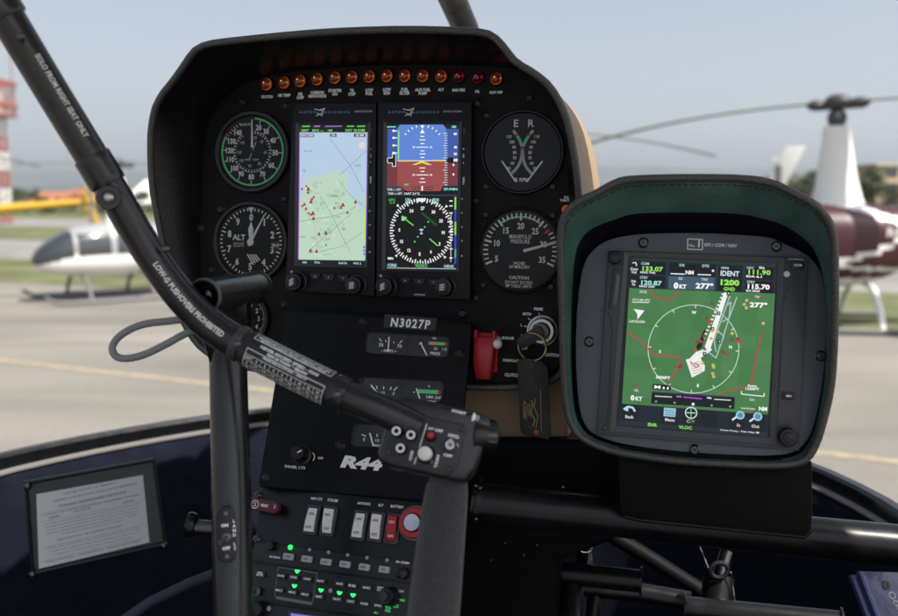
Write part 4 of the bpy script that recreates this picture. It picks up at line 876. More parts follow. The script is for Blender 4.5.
gb = [G.h(x, y, -.004) for x, y in bz_px]; gr = [G.h(x, y, gn(y)) for x, y in grim_px]
gc = G.h(700, 345, 0); gc = (gc.x, gc.y); NG = 150
gbr = radial(chaikin(gb, 1), NG, gc); grr = radial(chaikin(gr, 1), NG, gc)
b = MB(); b.prism([(p.x, p.y) for p in gbr], -.02, -.004, GREY, bev=.0012); bez = b.build('bezel_plate', nav)
def gm(a, z, s_=1): return [Vector((f.x*(1-a)+r.x*a, f.y*(1-a)+r.y*a, -.012+(r.z+.012)*z)) for f, r in zip(wall0, grr)]
wall0 = [Vector((gc[0]+(p.x-gc[0])*1.0, gc[1]+(p.y-gc[1])*1.0, -.012)) for p in gbr]
b = MB(); b.loft([wall0, gm(.2, .07), gm(.48, .22)], LINING_AND_SHADE); b.loft([gm(.48, .22), gm(.62, .37), gm(.85, .7), gm(.97, .92), grr], TEAL); gh = b.build('hood', nav, sharp=180)  # black rear section puts the shade deep in the hood into the colour
b = MB(); b.tube([Vector((p.x, p.y, p.z)) for p in grr], .0030, LEATHER, 12, closed=True); b.build('hood_trim', gh, sharp=180)
# stitching just inside the rim
b = MB(); dk = mat('thread_dark', (.006, .012, .011), .7)
for i in range(NG):
    if math.sin(2*math.pi*i/NG) < -.2: continue
    p = grr[i].lerp(wall0[i], .10); q = grr[(i+1) % NG].lerp(wall0[(i+1) % NG], .10); e = p.lerp(q, .15); f = p.lerp(q, .8)
    inn = Vector((gc[0]-p.x, gc[1]-p.y, 0)).normalized()*.0006
    b.tube([e+inn, f+inn], .00035, dk, 5, cap=True)
b.build('stitching', gh)
rg = []
for sc_, z in ((1.006, None), (1.03, -.01), (1.03, -.04), (1.0, -.075), (.9, -.10), (.7, -.115)):
    rg.append([Vector((gc[0]+(p.x-gc[0])*sc_, gc[1]+(p.y-gc[1])*sc_, (p.z-.003) if z is None else z)) for p in grr])
b = MB(); b.loft(rg, LEATHER, cap1=True); b.build('rear_shell', nav, sharp=180)
for x, y in ((643.5, 243), (776, 246.7), (589.5, 341.7), (820.5, 356), (694.5, 449.6)):
    p = G.h(x, y, -.004); screw(None, nav, p.x, p.y, -.004, .0036, DSTEEL)
# the unit itself
b = MB(); q = [G.h(x, y, .001) for x, y in ((608.3, 250.3), (808.5, 257.5), (799.5, 451), (596.5, 434.5))]
b.prism([(p.x, p.y) for p in q], -.004, .001, mat('unit_dark_grey', (.055, .058, .072), .4, bump=.1, bscale=2500), bev=.0012)
un = b.build('navigator_unit', nav)
def gl(x, y, z=0): return tuple(G.h(x, y, z)[:2])
b = MB(); Zs = .0012
fr_o = [gl(x, y) for x, y in ((624.5, 252.3), (784, 258.5), (775, 444), (610, 431))]; fr_i = [gl(x, y) for x, y in ((628.5, 256.5), (778, 263), (769.5, 438), (616, 425.8))]
b.loft([[(x, y, .0011) for x, y in fr_o], [(x, y, .0022) for x, y in fr_o], [(x, y, .0012) for x, y in fr_i]], mat('screen_surround', (.05, .055, .062), .3), closed=True); b.build('screen_frame', un, flat=True)
s = MB(); z1, z2, z3, z4, z5 = .0012, .0013, .0014, .0015, .0016
A = lambda pts, z, c, k=1.0: pxpoly(G, s, pts, z, scr(c, k))
A([(628.5, 256.5), (778, 263), (769.5, 438), (616, 425.8)], z1, '0a0d10')
A([(631, 259), (775.5, 265), (775, 293.2), (629.3, 287.5)], z2, '1c2a36')
A([(631, 257.6), (775.5, 263.5), (775.4, 267), (630.8, 261)], z3, '16302c')
def grid_map():
    n = 9
    for i in range(n):
        for j in range(n):
            u0, u1, v0, v1 = i/n, (i+1)/n, j/n, (j+1)/n
            f = lambda u, v: ((629.3+(775-629.3)*u)*(1-v)+(621.6+(767.8-621.6)*u)*v, (288+(293.6-288)*u)*(1-v)+(409+(421-409)*u)*v)
            q_ = noise.noise(Vector((i*.9, j*.7, 3)))*10
            A([f(u0, v0), f(u1, v0), f(u1, v1), f(u0, v1)], z2, '%02x%02x%02x' % (int(70+q_), int(124+q_), int(72+q_)))
grid_map()
for pts in ([(631.2, 260.8), (666, 262.3), (665.5, 275), (630.6, 273.6)], [(630.5, 274.7), (665.4, 276.2), (665, 288.2), (629.8, 286.8)], [(718.5, 265), (742.5, 266), (742, 278.3), (718, 277.5)], [(718, 278.7), (742, 279.6), (741.6, 291.6), (717.5, 290.8)], [(746, 266), (774.5, 267.2), (774, 280.5), (745.4, 279.4)], [(745.4, 280.6), (774, 281.7), (773.6, 293), (745, 292)], [(669, 262.4), (715.5, 264.4), (715, 276.8), (668.5, 275.2)]):
    A(pts, z3, '06090b')
A([(668.5, 276), (715, 277.8), (714.6, 290.6), (668, 289)], z3, '3d566a')
T = lambda t_, x, y, h_, c, w_=None, z=z4, **kw: pxtext(G, s, t_, x, y, h_, z, scr(c), wpx=w_, **kw)
T('133.07', 652.7, 269, 5, '96e858', 20, bold=.03); T('120.87', 651.5, 283, 5, '9ee8e0', 20, bold=.03); T('COM', 645, 263.6, 2.6, 'b0d8e0'); T('KPAO TWR', 648, 272.6, 2, 'f0f0f0', 15, bold=.03); T('STBY', 644, 277.6, 2.6, 'b0d8e0'); T('KPAO GND', 647, 286.5, 2, 'f0f0f0', 15, bold=.03)
T('Com\nVol', 634, 270.5, 6, 'f0f0f0'); T('Psh\nSq', 633.6, 283, 6, 'f0f0f0'); pxline(G, s, [(632.5, 263), (636, 262.5), (636.5, 266)], .9, z4, scr('f0f0f0'))
T('DIS', 682, 265.2, 2.6, 'b8dce4'); T('DTK', 706, 266, 2.6, 'b8dce4'); T('NM', 689.6, 272.5, 4, 'f4f4f4', bold=.04); pxline(G, s, [(670.5, 273.6), (684.5, 274.2)], 1, z4, scr('f4f4f4')); pxline(G, s, [(697.5, 274.5), (711, 275)], 1, z4, scr('f4f4f4')); T('°', 713, 270.8, 2.4, 'f4f4f4', bold=.08)
T('GS', 680.5, 278.5, 2.6, 'c8dce8'); T('TRK', 704.8, 279.5, 2.6, 'c8dce8'); T('0', 676, 285.6, 6.6, 'ffffff', bold=.06); T('KT', 682.8, 286.6, 4.2, 'ffffff', bold=.04); T('277°', 704.5, 286, 6, 'ffffff', 17, bold=.04)
T('XPDR', 725, 268, 2.2, 'c0e0e8'); T('IDENT', 730, 273.6, 5.2, 'd8eef8', 18); T('1200', 730, 282.6, 6, '96e858', 18, bold=.05); T('GND', 729.3, 289, 3.6, '96e858', 11, bold=.03)
T('NAV', 750.5, 267.8, 2.4, 'b0d8e0'); T('IDA', 762, 267.8, 2.4, 'f0f0f0', bold=.04); T('111.90', 759.5, 272.3, 5, '96e858', 21, bold=.03); T('IDA 6.1', 754, 276.5, 2.4, 'f0f0f0', 15, bold=.04); T('STBY', 751, 282, 2.6, 'b0d8e0'); T('115.70', 758.7, 286.8, 5.2, 'ffffff', 21, bold=.04); T('RX SIDE', 753, 290.9, 2.2, 'f0f0f0', 13, bold=.04)
# map: range ring, boundaries, airport
ring = [(693.5+45.5*math.cos(R(a)), 349+44*math.sin(R(a))+math.cos(R(a))*2) for a in range(0, 361, 6)]
ring = [(x-(y-349)*.05, y) for x, y in ring]
pxline(G, s, ring, .8, z3, scr('c4d8c8'))
for a in range(0, 360, 30):
    p1 = ring[a//6]; c_ = (693.5, 349); pxline(G, s, [p1, (p1[0]+(c_[0]-p1[0])*.07, p1[1]+(c_[1]-p1[1])*.07)], .8, z4, scr('e0ece0'))
T('W', 694, 312.5, 3, 'ffffff', bold=.04); T('S', 660, 351.5, 3, 'ffffff', bold=.04); T('N', 730.5, 347, 3, 'ffffff', bold=.04); T('E', 698, 385.5, 3, 'ffffff', bold=.04)
def dash(pts, c='b84038', n=None, wpx=1.7):
    P_ = [Vector((x, y, 0)) for x, y in pts]; L_ = sum((b_-a_).length for a_, b_ in zip(P_[:-1], P_[1:])); n = int(L_/3.2)*2; Q = resample(P_, n+1, False)
    pxline(G, s, [(p.x, p.y) for p in Q], wpx*.6, z3, scr('8a5a48'))
    for i in range(0, n, 2): e = Q[i].lerp(Q[i+1], 1.35); pxline(G, s, [(Q[i].x, Q[i].y), (e.x, e.y)], wpx, z4, scr(c))
dash([(648, 290), (656, 297), (665, 300.5), (673, 298), (680, 291)]); dash([(628, 332), (641, 341), (654, 354.5), (668, 356), (681.5, 357.5)]); dash([(681, 359), (676, 370), (670, 381)]); dash([(718, 393), (738, 388.5), (749, 385.5)]); dash([(751, 384), (756, 360), (761.5, 332)])
for L_ in ([(711, 292), (697, 325), (683, 357)], [(683, 372), (699, 387), (722, 380), (769, 367)]): pxline(G, s, L_, .6, z3, scr('3f6b48'))
A([(724, 292.5), (728.3, 292.7), (710, 350), (704, 349)], z4, 'f4f4f0')
for i in range(13): x = 723.3-i*1.55; y = 294+i*3.6; pxline(G, s, [(x-1.6, y), (x+1, y+.5)], 1.5, z4, scr('f4f4f0'))
A([(703.5, 331), (706, 328.5), (702, 347), (698, 350.5), (696.2, 347)], z4, '121412')
A([(696, 352), (710, 347), (712, 350), (697, 360.5), (688, 362), (690, 358)], z4, 'f0f2ee'); A([(685.8, 359.5), (700, 356.5), (701.5, 360), (705, 366), (704.5, 371), (692, 377.5)], z4, 'f2f0ea')
for i in range(5): pxline(G, s, [(690+i*.7, 364+i*2.4), (700+i*.7, 361.5+i*2.4)], .6, z5, scr('9a8c88'))
pxline(G, s, [(690, 361), (696, 368), (699, 365), (694, 363)], 1, z5, scr('c05048'))
for L_ in ([(730, 296), (722, 318), (714, 340), (716, 352)], [(737, 297), (729, 318), (721, 344), (716, 358)], [(726, 306), (731, 302), (729, 318), (722, 322)], [(716, 330), (724, 336), (719, 348)], [(716, 358), (706, 350), (697, 354)]): pxline(G, s, L_, 1.2, z4, scr('a9bfc0'))
rnd = random.Random(11)
for x, y in [(707, 318), (709.5, 322), (712, 304), (705, 349), (697, 342), (700.5, 341.5), (728, 354), (722, 351.5), (738, 339), (739.5, 341.5), (732, 339.5), (704, 336.5), (757, 309), (760.5, 297.5), (762, 297.5), (695, 350), (681, 365.5), (679.5, 367), (638, 387.5), (724, 353)]:
    q_ = rnd.uniform(1.3, 2.3); A([(x-q_, y+q_*.6), (x-q_*.5, y-q_), (x+q_*.4, y-q_), (x+q_, y+q_*.8)], z5, rnd.choice(['a83030', 'c03a34', '902c30']))
for x, y in [(746.5, 300.5), (744, 304.5), (746, 308), (763, 323.5), (712, 331), (717.5, 331.5), (711, 338.5), (702.5, 363), (713, 365), (713.5, 367), (712.5, 373.5), (713.5, 376.5), (732, 333.5)]:
    c = G.h(x, y, 0); s.disc((c.x, c.y), .0013, z5, scr('c8b860'), 10)
for x, y in [(728.3, 293.5), (718.5, 313.3), (712.5, 329), (719.5, 341.5), (704.5, 353.8)]: A([(x-1.8, y-1.8), (x+1.8, y-1.8), (x+1.8, y+1.8), (x-1.8, y+1.8)], z5, '161e30'); c = G.h(x, y, 0); s.disc((c.x, c.y), .0006, z5+.0001, scr('f0f0f0'), 8)
T('DTK', 643.5, 292, 2.6, 'd0e4e4'); T('17:11:40 UTC', 641.5, 300, 2.6, 'e8f0e8', 17); pxline(G, s, [(632, 302), (649, 302.6)], .7, z4, scr('f0f0f0')); A([(633.5, 309), (644.5, 310.5), (637.5, 319.5), (637.2, 313.5)], z4, 'f4f4f4'); T('LAT/LON', 637, 321.5, 2.6, 'f0f4f0', 15, bold=.02)
T('TRK', 758, 297, 2.4, 'd0e4e4'); T('277°', 758.5, 305, 5.4, 'ffffff', 17, bold=.04)
T('3000FT', 663, 377.5, 3, 'ffffff', 14, bold=.03); T('Auto\n1500FT', 752.5, 387.3, 6, 'ffffff', 13); pxline(G, s, [(741.5, 391), (741.3, 394), (764, 396.3), (764.3, 393)], .9, z4, scr('f4f4f4')); T('Dis', 752, 399.5, 2.6, 'c0d8f0'); T('OL', 636.5, 390.3, 2.6, 'd8e8f4'); T('0', 632.5, 397.8, 5.4, 'ffffff', bold=.05); T('KT', 638.8, 398.7, 4, 'ffffff', bold=.03)
T('NM', 763, 408.8, 4, 'ffffff', bold=.04); T('WAYPOINT', 748, 408.6, 1.6, 'e8e8e8', 14); A([(745, 410.5), (752, 411), (748.5, 412.5)], z4, 'c03030')
A([(652.8, 383.8), (671, 385.2), (670.6, 390.7), (652.4, 389.4)], z4, '080a0a'); T('M ı ı', 661.5, 387.3, 3.2, 'ffffff', 14, z=z5, bold=.06)
A([(652, 391.3), (735, 396.6), (734.3, 409), (651, 403.3)], z4, '0a0e14'); A([(652, 391.3), (735, 396.6), (735, 397.8), (652, 392.5)], z5, '30404c')
pxline(G, s, [(655, 396), (672, 397)], .9, z5, scr('e0e4e8')); pxline(G, s, [(683.5, 397), (702, 398.8)], 1.5, z5, scr('a048b8')); pxline(G, s, [(714, 399.2), (731, 400.2)], .9, z5, scr('e0e4e8')); pxline(G, s, [(676.5, 396.3), (681.5, 396.8)], 1.4, z5, scr('c070d0')); pxline(G, s, [(707, 397.6), (711.5, 398.2)], 1.4, z5, scr('e8e8f0'))
for x, y, r_ in ((656, 401.3, .9), (674.5, 402.5, .9), (693, 404, 1.3), (711.5, 405.3, .9), (730, 406.3, .9)): c = G.h(x, y, 0); s.disc((c.x, c.y), .0009*r_, z5, scr('e8ecf0' if r_ > 1 else '9aa4ac'), 12)
A([(622, 403.5), (768.5, 414.5), (767, 437.5), (616.5, 425.5)], z3, '141f2c'); A([(620.5, 420.6), (767.3, 432.6), (766.8, 436), (620.2, 424)], z4, '20282e')
for x0 in (622.3, 661.5, 682.5, 701, 730, 749):
    y0 = 404+(x0-622)*.078; A([(x0, y0), (x0+16.5, y0+1.3), (x0+15.6, y0+17), (x0-.9, y0+15.7)], z4, '0c1218')
T('Back', 629.5, 416.7, 3.2, 'f4f4f4', bold=.03); T('Menu', 669.8, 419.8, 3.2, 'f4f4f4', bold=.03); T('CDI', 690.5, 421.3, 3.4, 'f4f4f4', bold=.03); T('In', 738.6, 425, 3.4, 'f4f4f4', bold=.03); T('Out', 755.5, 426.2, 3.4, 'f4f4f4', bold=.03)
pxline(G, s, [(624, 409), (628, 406.6), (633, 407.6), (635, 411.5)], 2, z5, scr('b8dcec')); A([(623, 409.3), (628.5, 405.5), (628, 411.5)], z5, 'b8dcec')
A([(664, 407.5), (676, 408.5), (675.3, 417), (663.5, 416)], z5, '9cc8e4')
for i in range(3): pxline(G, s, [(665, 410+i*2.2), (674.6, 410.8+i*2.2)], .6, z5+.0001, scr('30506c'))
c = G.h(691, 412.6, 0); s.ring((c.x, c.y), .0040, .0048, z5, scr('d8e8f0'), 28); pxline(G, s, [(691, 407.5), (691, 418)], .9, z5, scr('60d060')); pxline(G, s, [(686.5, 412.6), (695.5, 413)], .8, z5, scr('d8e8f0'))
for x, y in ((740, 415), (757.5, 416.4)): c = G.h(x, y, 0); s.disc((c.x, c.y), .0034, z5, scr('9ccce8'), 20); s.disc((c.x, c.y), .0022, z5+.0001, scr('5c8cac'), 18); pxline(G, s, [(x-3, y+1.5), (x-8, y+5)], 1.8, z5, scr('d8eef8'))
T('ENR', 652.5, 424.7, 3.4, '7be04c', 9, z=z5, bold=.04); T('VLOC', 685.3, 427.4, 3.4, '7be04c', 13, z=z5, bold=.04); T('Com Freq - Psh Nav ▶', 740, 431.3, 2.4, 'e8eef0', 38, z=z5)
s.build('screen', un, flat=True)
b = MB(); b.add([G.h(x, y, .0019) for x, y in ((628.5, 256.5), (778, 263), (769.5, 438), (616, 425.8))], [(0, 1, 2, 3)], GLASS); b.build('glass', un)
# controls
def kn(name, x, y, rp, hgt, par=un):
    k = G.m(x, y); r = k*rp; b = MB(); b.lathe([(r*1.25, 0), (r*1.25, .0008), (r, .0012), (r*.97, hgt*.8), (r*.85, hgt), (r*.6, hgt*1.02), (r*.55, hgt*1.15), (1e-5, hgt*1.2)], KNOB, 36, closed=True)
    q = G.h(x, y, .001); return at(b.build(name, par), q.x, q.y, .001)
kn('knob', 615.3, 258.3, 6.2, .008); kn('knob', 786.6, 436, 9.3, .012)
b = MB(); b.prism(rrect(*gl(612.8, 289), .0035, .034, .0015, rot=-3.5), .001, .0018, KNOB, bev=.0003); b.build('card_slot', un)
b = MB(); q = gl(614.5, 289); b.prism(rrect(q[0], q[1], .0065, .026, .003, rot=-3.5), .001, .0014, GREY); b.build('card_slot_recess', un)
for x, y, w_, t_ in ((797.5, 265.5, .0095, 'HOME'), (788, 395.8, .0095, '⇦')):
    b = MB(); q = gl(x, y); b.prism(rrect(0, 0, w_, .0062, .001, rot=-2), .0005, .0022, KNOB, bev=.0004)
    if t_ == 'HOME': b.text('HOME', (0, 0), .0018, .0024, WHITE, wid=.006, bold=.05)
    else: b.line([(-.0006, 0), (.0024, 0)], .001, .0024, WHITE); b.add([(-.0024, 0, .0024), (0, -.0013, .0024), (0, .0013, .0024)], [(0, 1, 2)], WHITE)
    at(b.build('push_button', un), q[0], q[1])
b = MB(); q = gl(786.5, 274.3); b.disc(q, .0024, .0013, WHITE, 20); b.build('light_sensor', un)
b = MB(); cv = [gl(x, y) for x, y in ((803.5, 275), (797, 277.5), (790, 284), (785.3, 293), (782.3, 305), (781.7, 318), (779.5, 380), (776.5, 425))]
b.line(cv, .0009, .0015, KNOB); b.build('seam', un, flat=True); b = MB(); cv = [gl(x, y) for x, y in ((600.5, 310), (607, 311.5), (611, 318), (612, 330), (609, 400), (607, 428))]
b.line(cv, .0009, .0015, KNOB); b.build('seam', un, flat=True)
t = MB(); pxtext(G, t, 'GARMIN', 795.5, 259.3, 1.9, .0013, WHITED, wpx=14, bold=.02); t.build('lettering', un, flat=True)
t = MB(); fr4 = [gl(x, y) for x, y in ((688, 238.3), (703, 239), (702.7, 249.3), (687.7, 248.6))]; t.line(fr4+[fr4[0]], .0008, -.0037, WHITE); pxtext(G, t, 'No.', 692.2, 245.6, 3, -.0037, WHITE, bold=.02); pxtext(G, t, '1', 699, 243.7, 7.2, -.0037, WHITE, bold=.05); pxtext(G, t, 'GPS / COM / NAV', 720.5, 245.2, 3.6, -.0037, WHITE, wpx=32, bold=.03); t.build('lettering', nav, flat=True)
p = gl(604.3, 427.5); screw(None, nav, p[0], p[1], .001, .0016, DSTEEL)

# bracket under the pod and the cross tube that carries it
bk = thing('pod_bracket', 'flat black box bracket joining the navigator pod to the cross tube', 'bracket', G.M)
bp = [G.h(x, y, -.006) for x, y in ((618, 445), (812, 462), (812.5, 515), (811, 531), (805, 537.5), (640, 520.5), (625, 517), (619.5, 509))]
b = MB(); b.prism([(p.x, p.y) for p in bp], -.075, -.006, PED, bev=.0015); b.build('box', bk)
b = MB(); b.tube([p+Vector((0, 0, -.0012)) for p in [bp[6], bp[5], bp[4], bp[3]]], .0016, SATIN, 8); b.build('weld_lip', bk)
TD = .775
ct = thing('cross_tube', 'thick black horizontal tube running right from the console under the navigator', 'tube', Matrix.Translation(W(480, 505, TD)))
b = MB(); o0 = W(480, 505, TD); pts = [W(470, 501, TD), W(486, 503.5, TD), W(620, 517, TD-.005), W(812, 537, TD-.02), W(930, 548, TD-.03)]
b.tube([p-o0 for p in pts], .0172, SATIN, 32); b.build('tube', ct)
b = MB(); d = (pts[1]-pts[0]).normalized(); b.tube([W(474, 501, TD)-o0, W(479, 502, TD)-o0], .0205, SATIN, 28); b.build('flange', ct)
for x, y in ((476, 486), (476, 519), (480, 488)): b = MB(); b.sphere(tuple(W(x, y, TD-.02)-o0), .0022, DSTEEL, 12); b.build('bolt', ct)

# ================================================================ cyclic control: post, pivot, T-bar, switch box, foam grip
cyc0 = W(232, 330, .68)
cyc = thing('cyclic_stick', 'black teetering cyclic control bar with white lettering, pivot housing, switch box and foam hand grip', 'control stick', Matrix.Translation(cyc0))
def cw_(x, y, z): return W(x, y, z)-cyc0
def ppr(z, wpx): return wpx/2*z/FPX
b = MB(); b.tube([cw_(227.5, 330, .70), cw_(229, 400, .69), cw_(231.5, 500, .675), cw_(233.5, 616, .66), cw_(235, 700, .645)], [ppr(.70, 37), ppr(.69, 37.5), ppr(.675, 39), ppr(.66, 40), ppr(.645, 41)], TUBE, 36); post = b.build('post', cyc)
# pivot housing: open tube lying across, pointing away to the right
a0, a1 = cw_(204, 296, .63), cw_(256, 287.5, .72)
ax = (a1-a0).normalized(); rH = ppr(.66, 34)
b = MB(); T = Matrix.Translation(a0) @ ax.to_track_quat('Z', 'Y').to_matrix().to_4x4(); LH = (a1-a0).length
b.lathe([(rH*.8, .012), (rH*.84, 0), (rH, 0), (rH, LH), (rH*1.07, LH), (rH*1.07, LH+.002), (rH*.9, LH+.002), (1e-5, LH+.0015)], TUBE, 48, T, closed=True); b.lathe([(rH*.8, .012), (1e-5, .012)], KNOB, 32, T, closed=True); b.lathe([(rH*.35, .012), (rH*.3, .004), (1e-5, .003)], DSTEEL, 24, T, closed=True)
b.lathe([(rH*.93, -.0004), (rH*1.015, .0002), (rH*1.015, .0015)], mat('worn_edge', (.10, .10, .10), .4), 48, T, closed=True); b.build('pivot_housing', cyc)
b = MB(); b.prism([(-.022, 0), (-.018, .024), (.0, .03), (.016, .02), (.0145, -.03), (-.0145, -.03)], -.008, .008, SATIN, Matrix.Translation(cw_(229, 322, .69)) @ Matrix(((1, 0, 0, 0), (0, 0, -1, 0), (0, 1, 0, 0), (0, 0, 0, 1))), bev=.002); b.build('pivot_bracket', cyc)
# T-bar
tp = [(-60, -85, .545, 36), (-20, -25, .555, 35.5), (10, 22, .565, 35), (37, 67, .575, 34), (65, 113, .585, 33.5), (94, 160.5, .595, 33), (119.5, 203, .605, 32.5), (136, 232, .612, 32.3), (155, 262, .618, 32.3), (178, 293.5, .622, 32.6), (202, 318.5, .624, 33), (226, 336.5, .622, 33.5), (250, 349, .62, 34), (290, 369.5, .613, 34), (334, 391, .605, 34), (352, 398.5, .602, 32), (372, 406, .60, 31), (392, 415, .60, 31), (420, 428, .60, 31)]
tc = resample(chaikin([Vector((p[0], p[1], p[2]*1000)) for p in tp], 2, False), 120, False)
def wid_at(x): 
    for a_, b_ in zip(tp[:-1], tp[1:]):
        if a_[0] <= x <= b_[0]: k = (x-a_[0])/(b_[0]-a_[0]); return a_[3]*(1-k)+b_[3]*k
    return 33
tpath = [cw_(p.x, p.y, p.z/1000) for p in tc]; trad = [ppr(p.z/1000, wid_at(p.x)) for p in tc]; tpx = [(p.x, p.y) for p in tc]
b = MB(); b.tube(tpath, trad, TUBE, 40); bar = b.build('bar', cyc, sharp=80)
def near(px, py): return min(range(len(tpx)), key=lambda i: (tpx[i][0]-px)**2+(tpx[i][1]-py)**2)
acc = [0]
for a_, b_ in zip(tpath[:-1], tpath[1:]): acc.append(acc[-1]+(b_-a_).length)
def on_bar(s_, ang, lift=.0004):
    """point on the tube: distance along, angle round it (0 faces the pilot, + is up)"""
    s_ = max(0, min(acc[-1]-1e-6, s_)); i = 0
    while i < len(acc)-2 and acc[i+1] < s_: i += 1
    k = (s_-acc[i])/(acc[i+1]-acc[i]); C = tpath[i].lerp(tpath[i+1], k); r_ = trad[i]*(1-k)+trad[i+1]*k
    t0 = (tpath[min(i+1, len(tpath)-1)]-tpath[max(i-1, 0)]).normalized(); t1 = (tpath[min(i+2, len(tpath)-1)]-tpath[i]).normalized(); t = t0.lerp(t1, k).normalized()
    v = (CO-(C+cyc0)).normalized(); nn = (v-t*v.dot(t)).normalized(); u = nn.cross(t)
    if u.z < 0: u = -u
    return C+(nn*math.cos(ang)+u*math.sin(ang))*(r_+lift)
def bartext(mb, s_, px, py, hm, voff, m, wid=None, bold=.03, lift=.0004, res=2):
    i0 = acc[near(px, py)]; r_ = trad[near(px, py)]
    mb.text(s_, (0, 0), hm, 0, m, wid=wid, bold=bold, res=res, fn=lambda x, y, z: on_bar(i0+x, (y+voff)/r_, lift))
def barpoly(mb, px, py, x0, x1, y0, y1, m, lift=.0003):
    i0 = acc[near(px, py)]; r_ = trad[near(px, py)]; n = max(2, int((x1-x0)/.006)+1); k = max(1, int((y1-y0)/.0015)); vs = []; fs = []
    for i in range(n+1):
        for j in range(k+1): vs.append(on_bar(i0+x0+(x1-x0)*i/n, (y0+(y1-y0)*j/k)/r_, lift))
    for i in range(n):
        for j in range(k): a = i*(k+1)+j; fs.append((a, a+k+1, a+k+2, a+1))
    mb.add(vs, fs, m)
WB = mat('white_decal', (.78, .78, .76), .5)
t = MB(); bartext(t, 'SOLO FROM RIGHT SEAT ONLY', 62, 95, .0036, .004, WB, wid=.0575, bold=.035); t.build('bar_lettering', bar, flat=True); t = MB(); bartext(t, 'LOW-G PUSHOVERS PROHIBITED', 186, 303, .0040, -.0005, WB, wid=.072, bold=.04)
t.build('bar_lettering', bar, flat=True)
def sleeve(name, i0, i1, k, m=TUBE, wear=None):
    pts = tpath[i0:i1+1]; rr = [r*k for r in trad[i0:i1+1]]; b = MB(); e = [rr[0]*.97]+rr+[rr[-1]*.97]
    b.tube([pts[0]+(pts[0]-pts[1]).normalized()*.0008]+pts+[pts[-1]+(pts[-1]-pts[-2]).normalized()*.0008], e, m, 40); return b.build(name, cyc, sharp=50)
sleeve('hand_sleeve', 0, near(11, 18), 1.17); sleeve('coupling', near(93, 158), near(108, 182), 1.12)
sleeve('clamp', near(236, 342), near(244, 346.5), 1.10, mat('clamp_grey', (.05, .048, .042), .4, wear=.1)); sleeve('clamp', near(334, 391), near(346, 396), 1.10); 
# decal sleeve with limit table
iA, iB = near(246, 348), near(333, 390); sleeve('placard_sleeve', iA, iB, 1.045, mat('decal_black', (.012, .012, .013), .5))
xm, ym = 289.5, 369; LW = acc[iB]-acc[iA]; t = MB(); lf = .0009; r_ = trad[near(xm, ym)]; LB = .0012
x0, x1 = -LW/2+.004, LW/2-.004
def fr(xa, xb, ya, yb, th=.0005):
    barpoly(t, xm, ym, xa, xb, ya, ya+th, WB, LB); barpoly(t, xm, ym, xa, xb, yb-th, yb, WB, LB); barpoly(t, xm, ym, xa, xa+th, ya, yb, WB, LB); barpoly(t, xm, ym, xb-th, xb, ya, yb, WB, LB)
hi = r_*1.25
fr(x0, x1, hi*.50, hi*1.02)
bartext(t, 'THIS ROTORCRAFT APPROVED FOR DAY AND NIGHT VFR OPERATIONS', xm, ym, .0013, hi*.89, WB, wid=LW-.014, lift=LB); barpoly(t, xm, ym, x0, x1, hi*.78, hi*.80, WB, LB)
bartext(t, 'MINIMUM SOLO PILOT WEIGHT 150 LBS', xm, ym, .0017, hi*.70, WB, wid=LW-.013, lift=LB, bold=.04); bartext(t, 'SEE PILOT HANDBOOK FOR ALLOWABLE CONDITIONS', xm, ym, .0012, hi*.58, WB, wid=LW-.018, lift=LB, bold=.06)
bartext(t, 'NEVER EXCEED SPEED - KIAS', xm, ym, .0022, hi*.31, WB, wid=LW*.66, lift=LB, bold=.05); bartext(t, '2200 LB TOGW & BELOW', xm, ym, .0018, hi*.13, WB, wid=LW*.46, lift=LB, bold=.07)
y0_, y1_ = -hi*1.0, hi*.02
fr(x0, x1, y0_, y1_); rows = 4; colsn = 9
for i in range(1, rows): yy = y1_+(y0_-y1_)*i/rows; barpoly(t, xm, ym, x0, x1, yy-.00018, yy+.00018, WB, LB)
for i in range(1, colsn): xx = x0+(x1-x0)*i/colsn; barpoly(t, xm, ym, xx-.00018, xx+.00018, y0_, y1_+(y0_-y1_)/rows, WB, LB)
bartext(t, 'PRESSURE ALTITUDE - 1000 FT', xm, ym, .0014, y1_+(y0_-y1_)*.1, WB, wid=LW*.5, lift=LB, bold=.05)
rnd = random.Random(5)
for i in range(1, rows):
    yy = y1_+(y0_-y1_)*(i+.5)/rows
    for j in range(colsn):
        if j == 0: s_ = ('OAT', '0', '20')[i-1]
        elif i == 1: s_ = str(2*(j-1))
        else: s_ = str(130-3*j-4*i)
        q_ = xm; i0_ = x0+(x1-x0)*(j+.5)/colsn
        i00 = acc[near(xm, ym)]; t.text(s_, (0, 0), .0020, 0, WB, bold=.05, fn=lambda x, y, z: on_bar(i00+i0_+x, (y+yy)/r_, LB))
t.build('placard_print', cyc, flat=True)
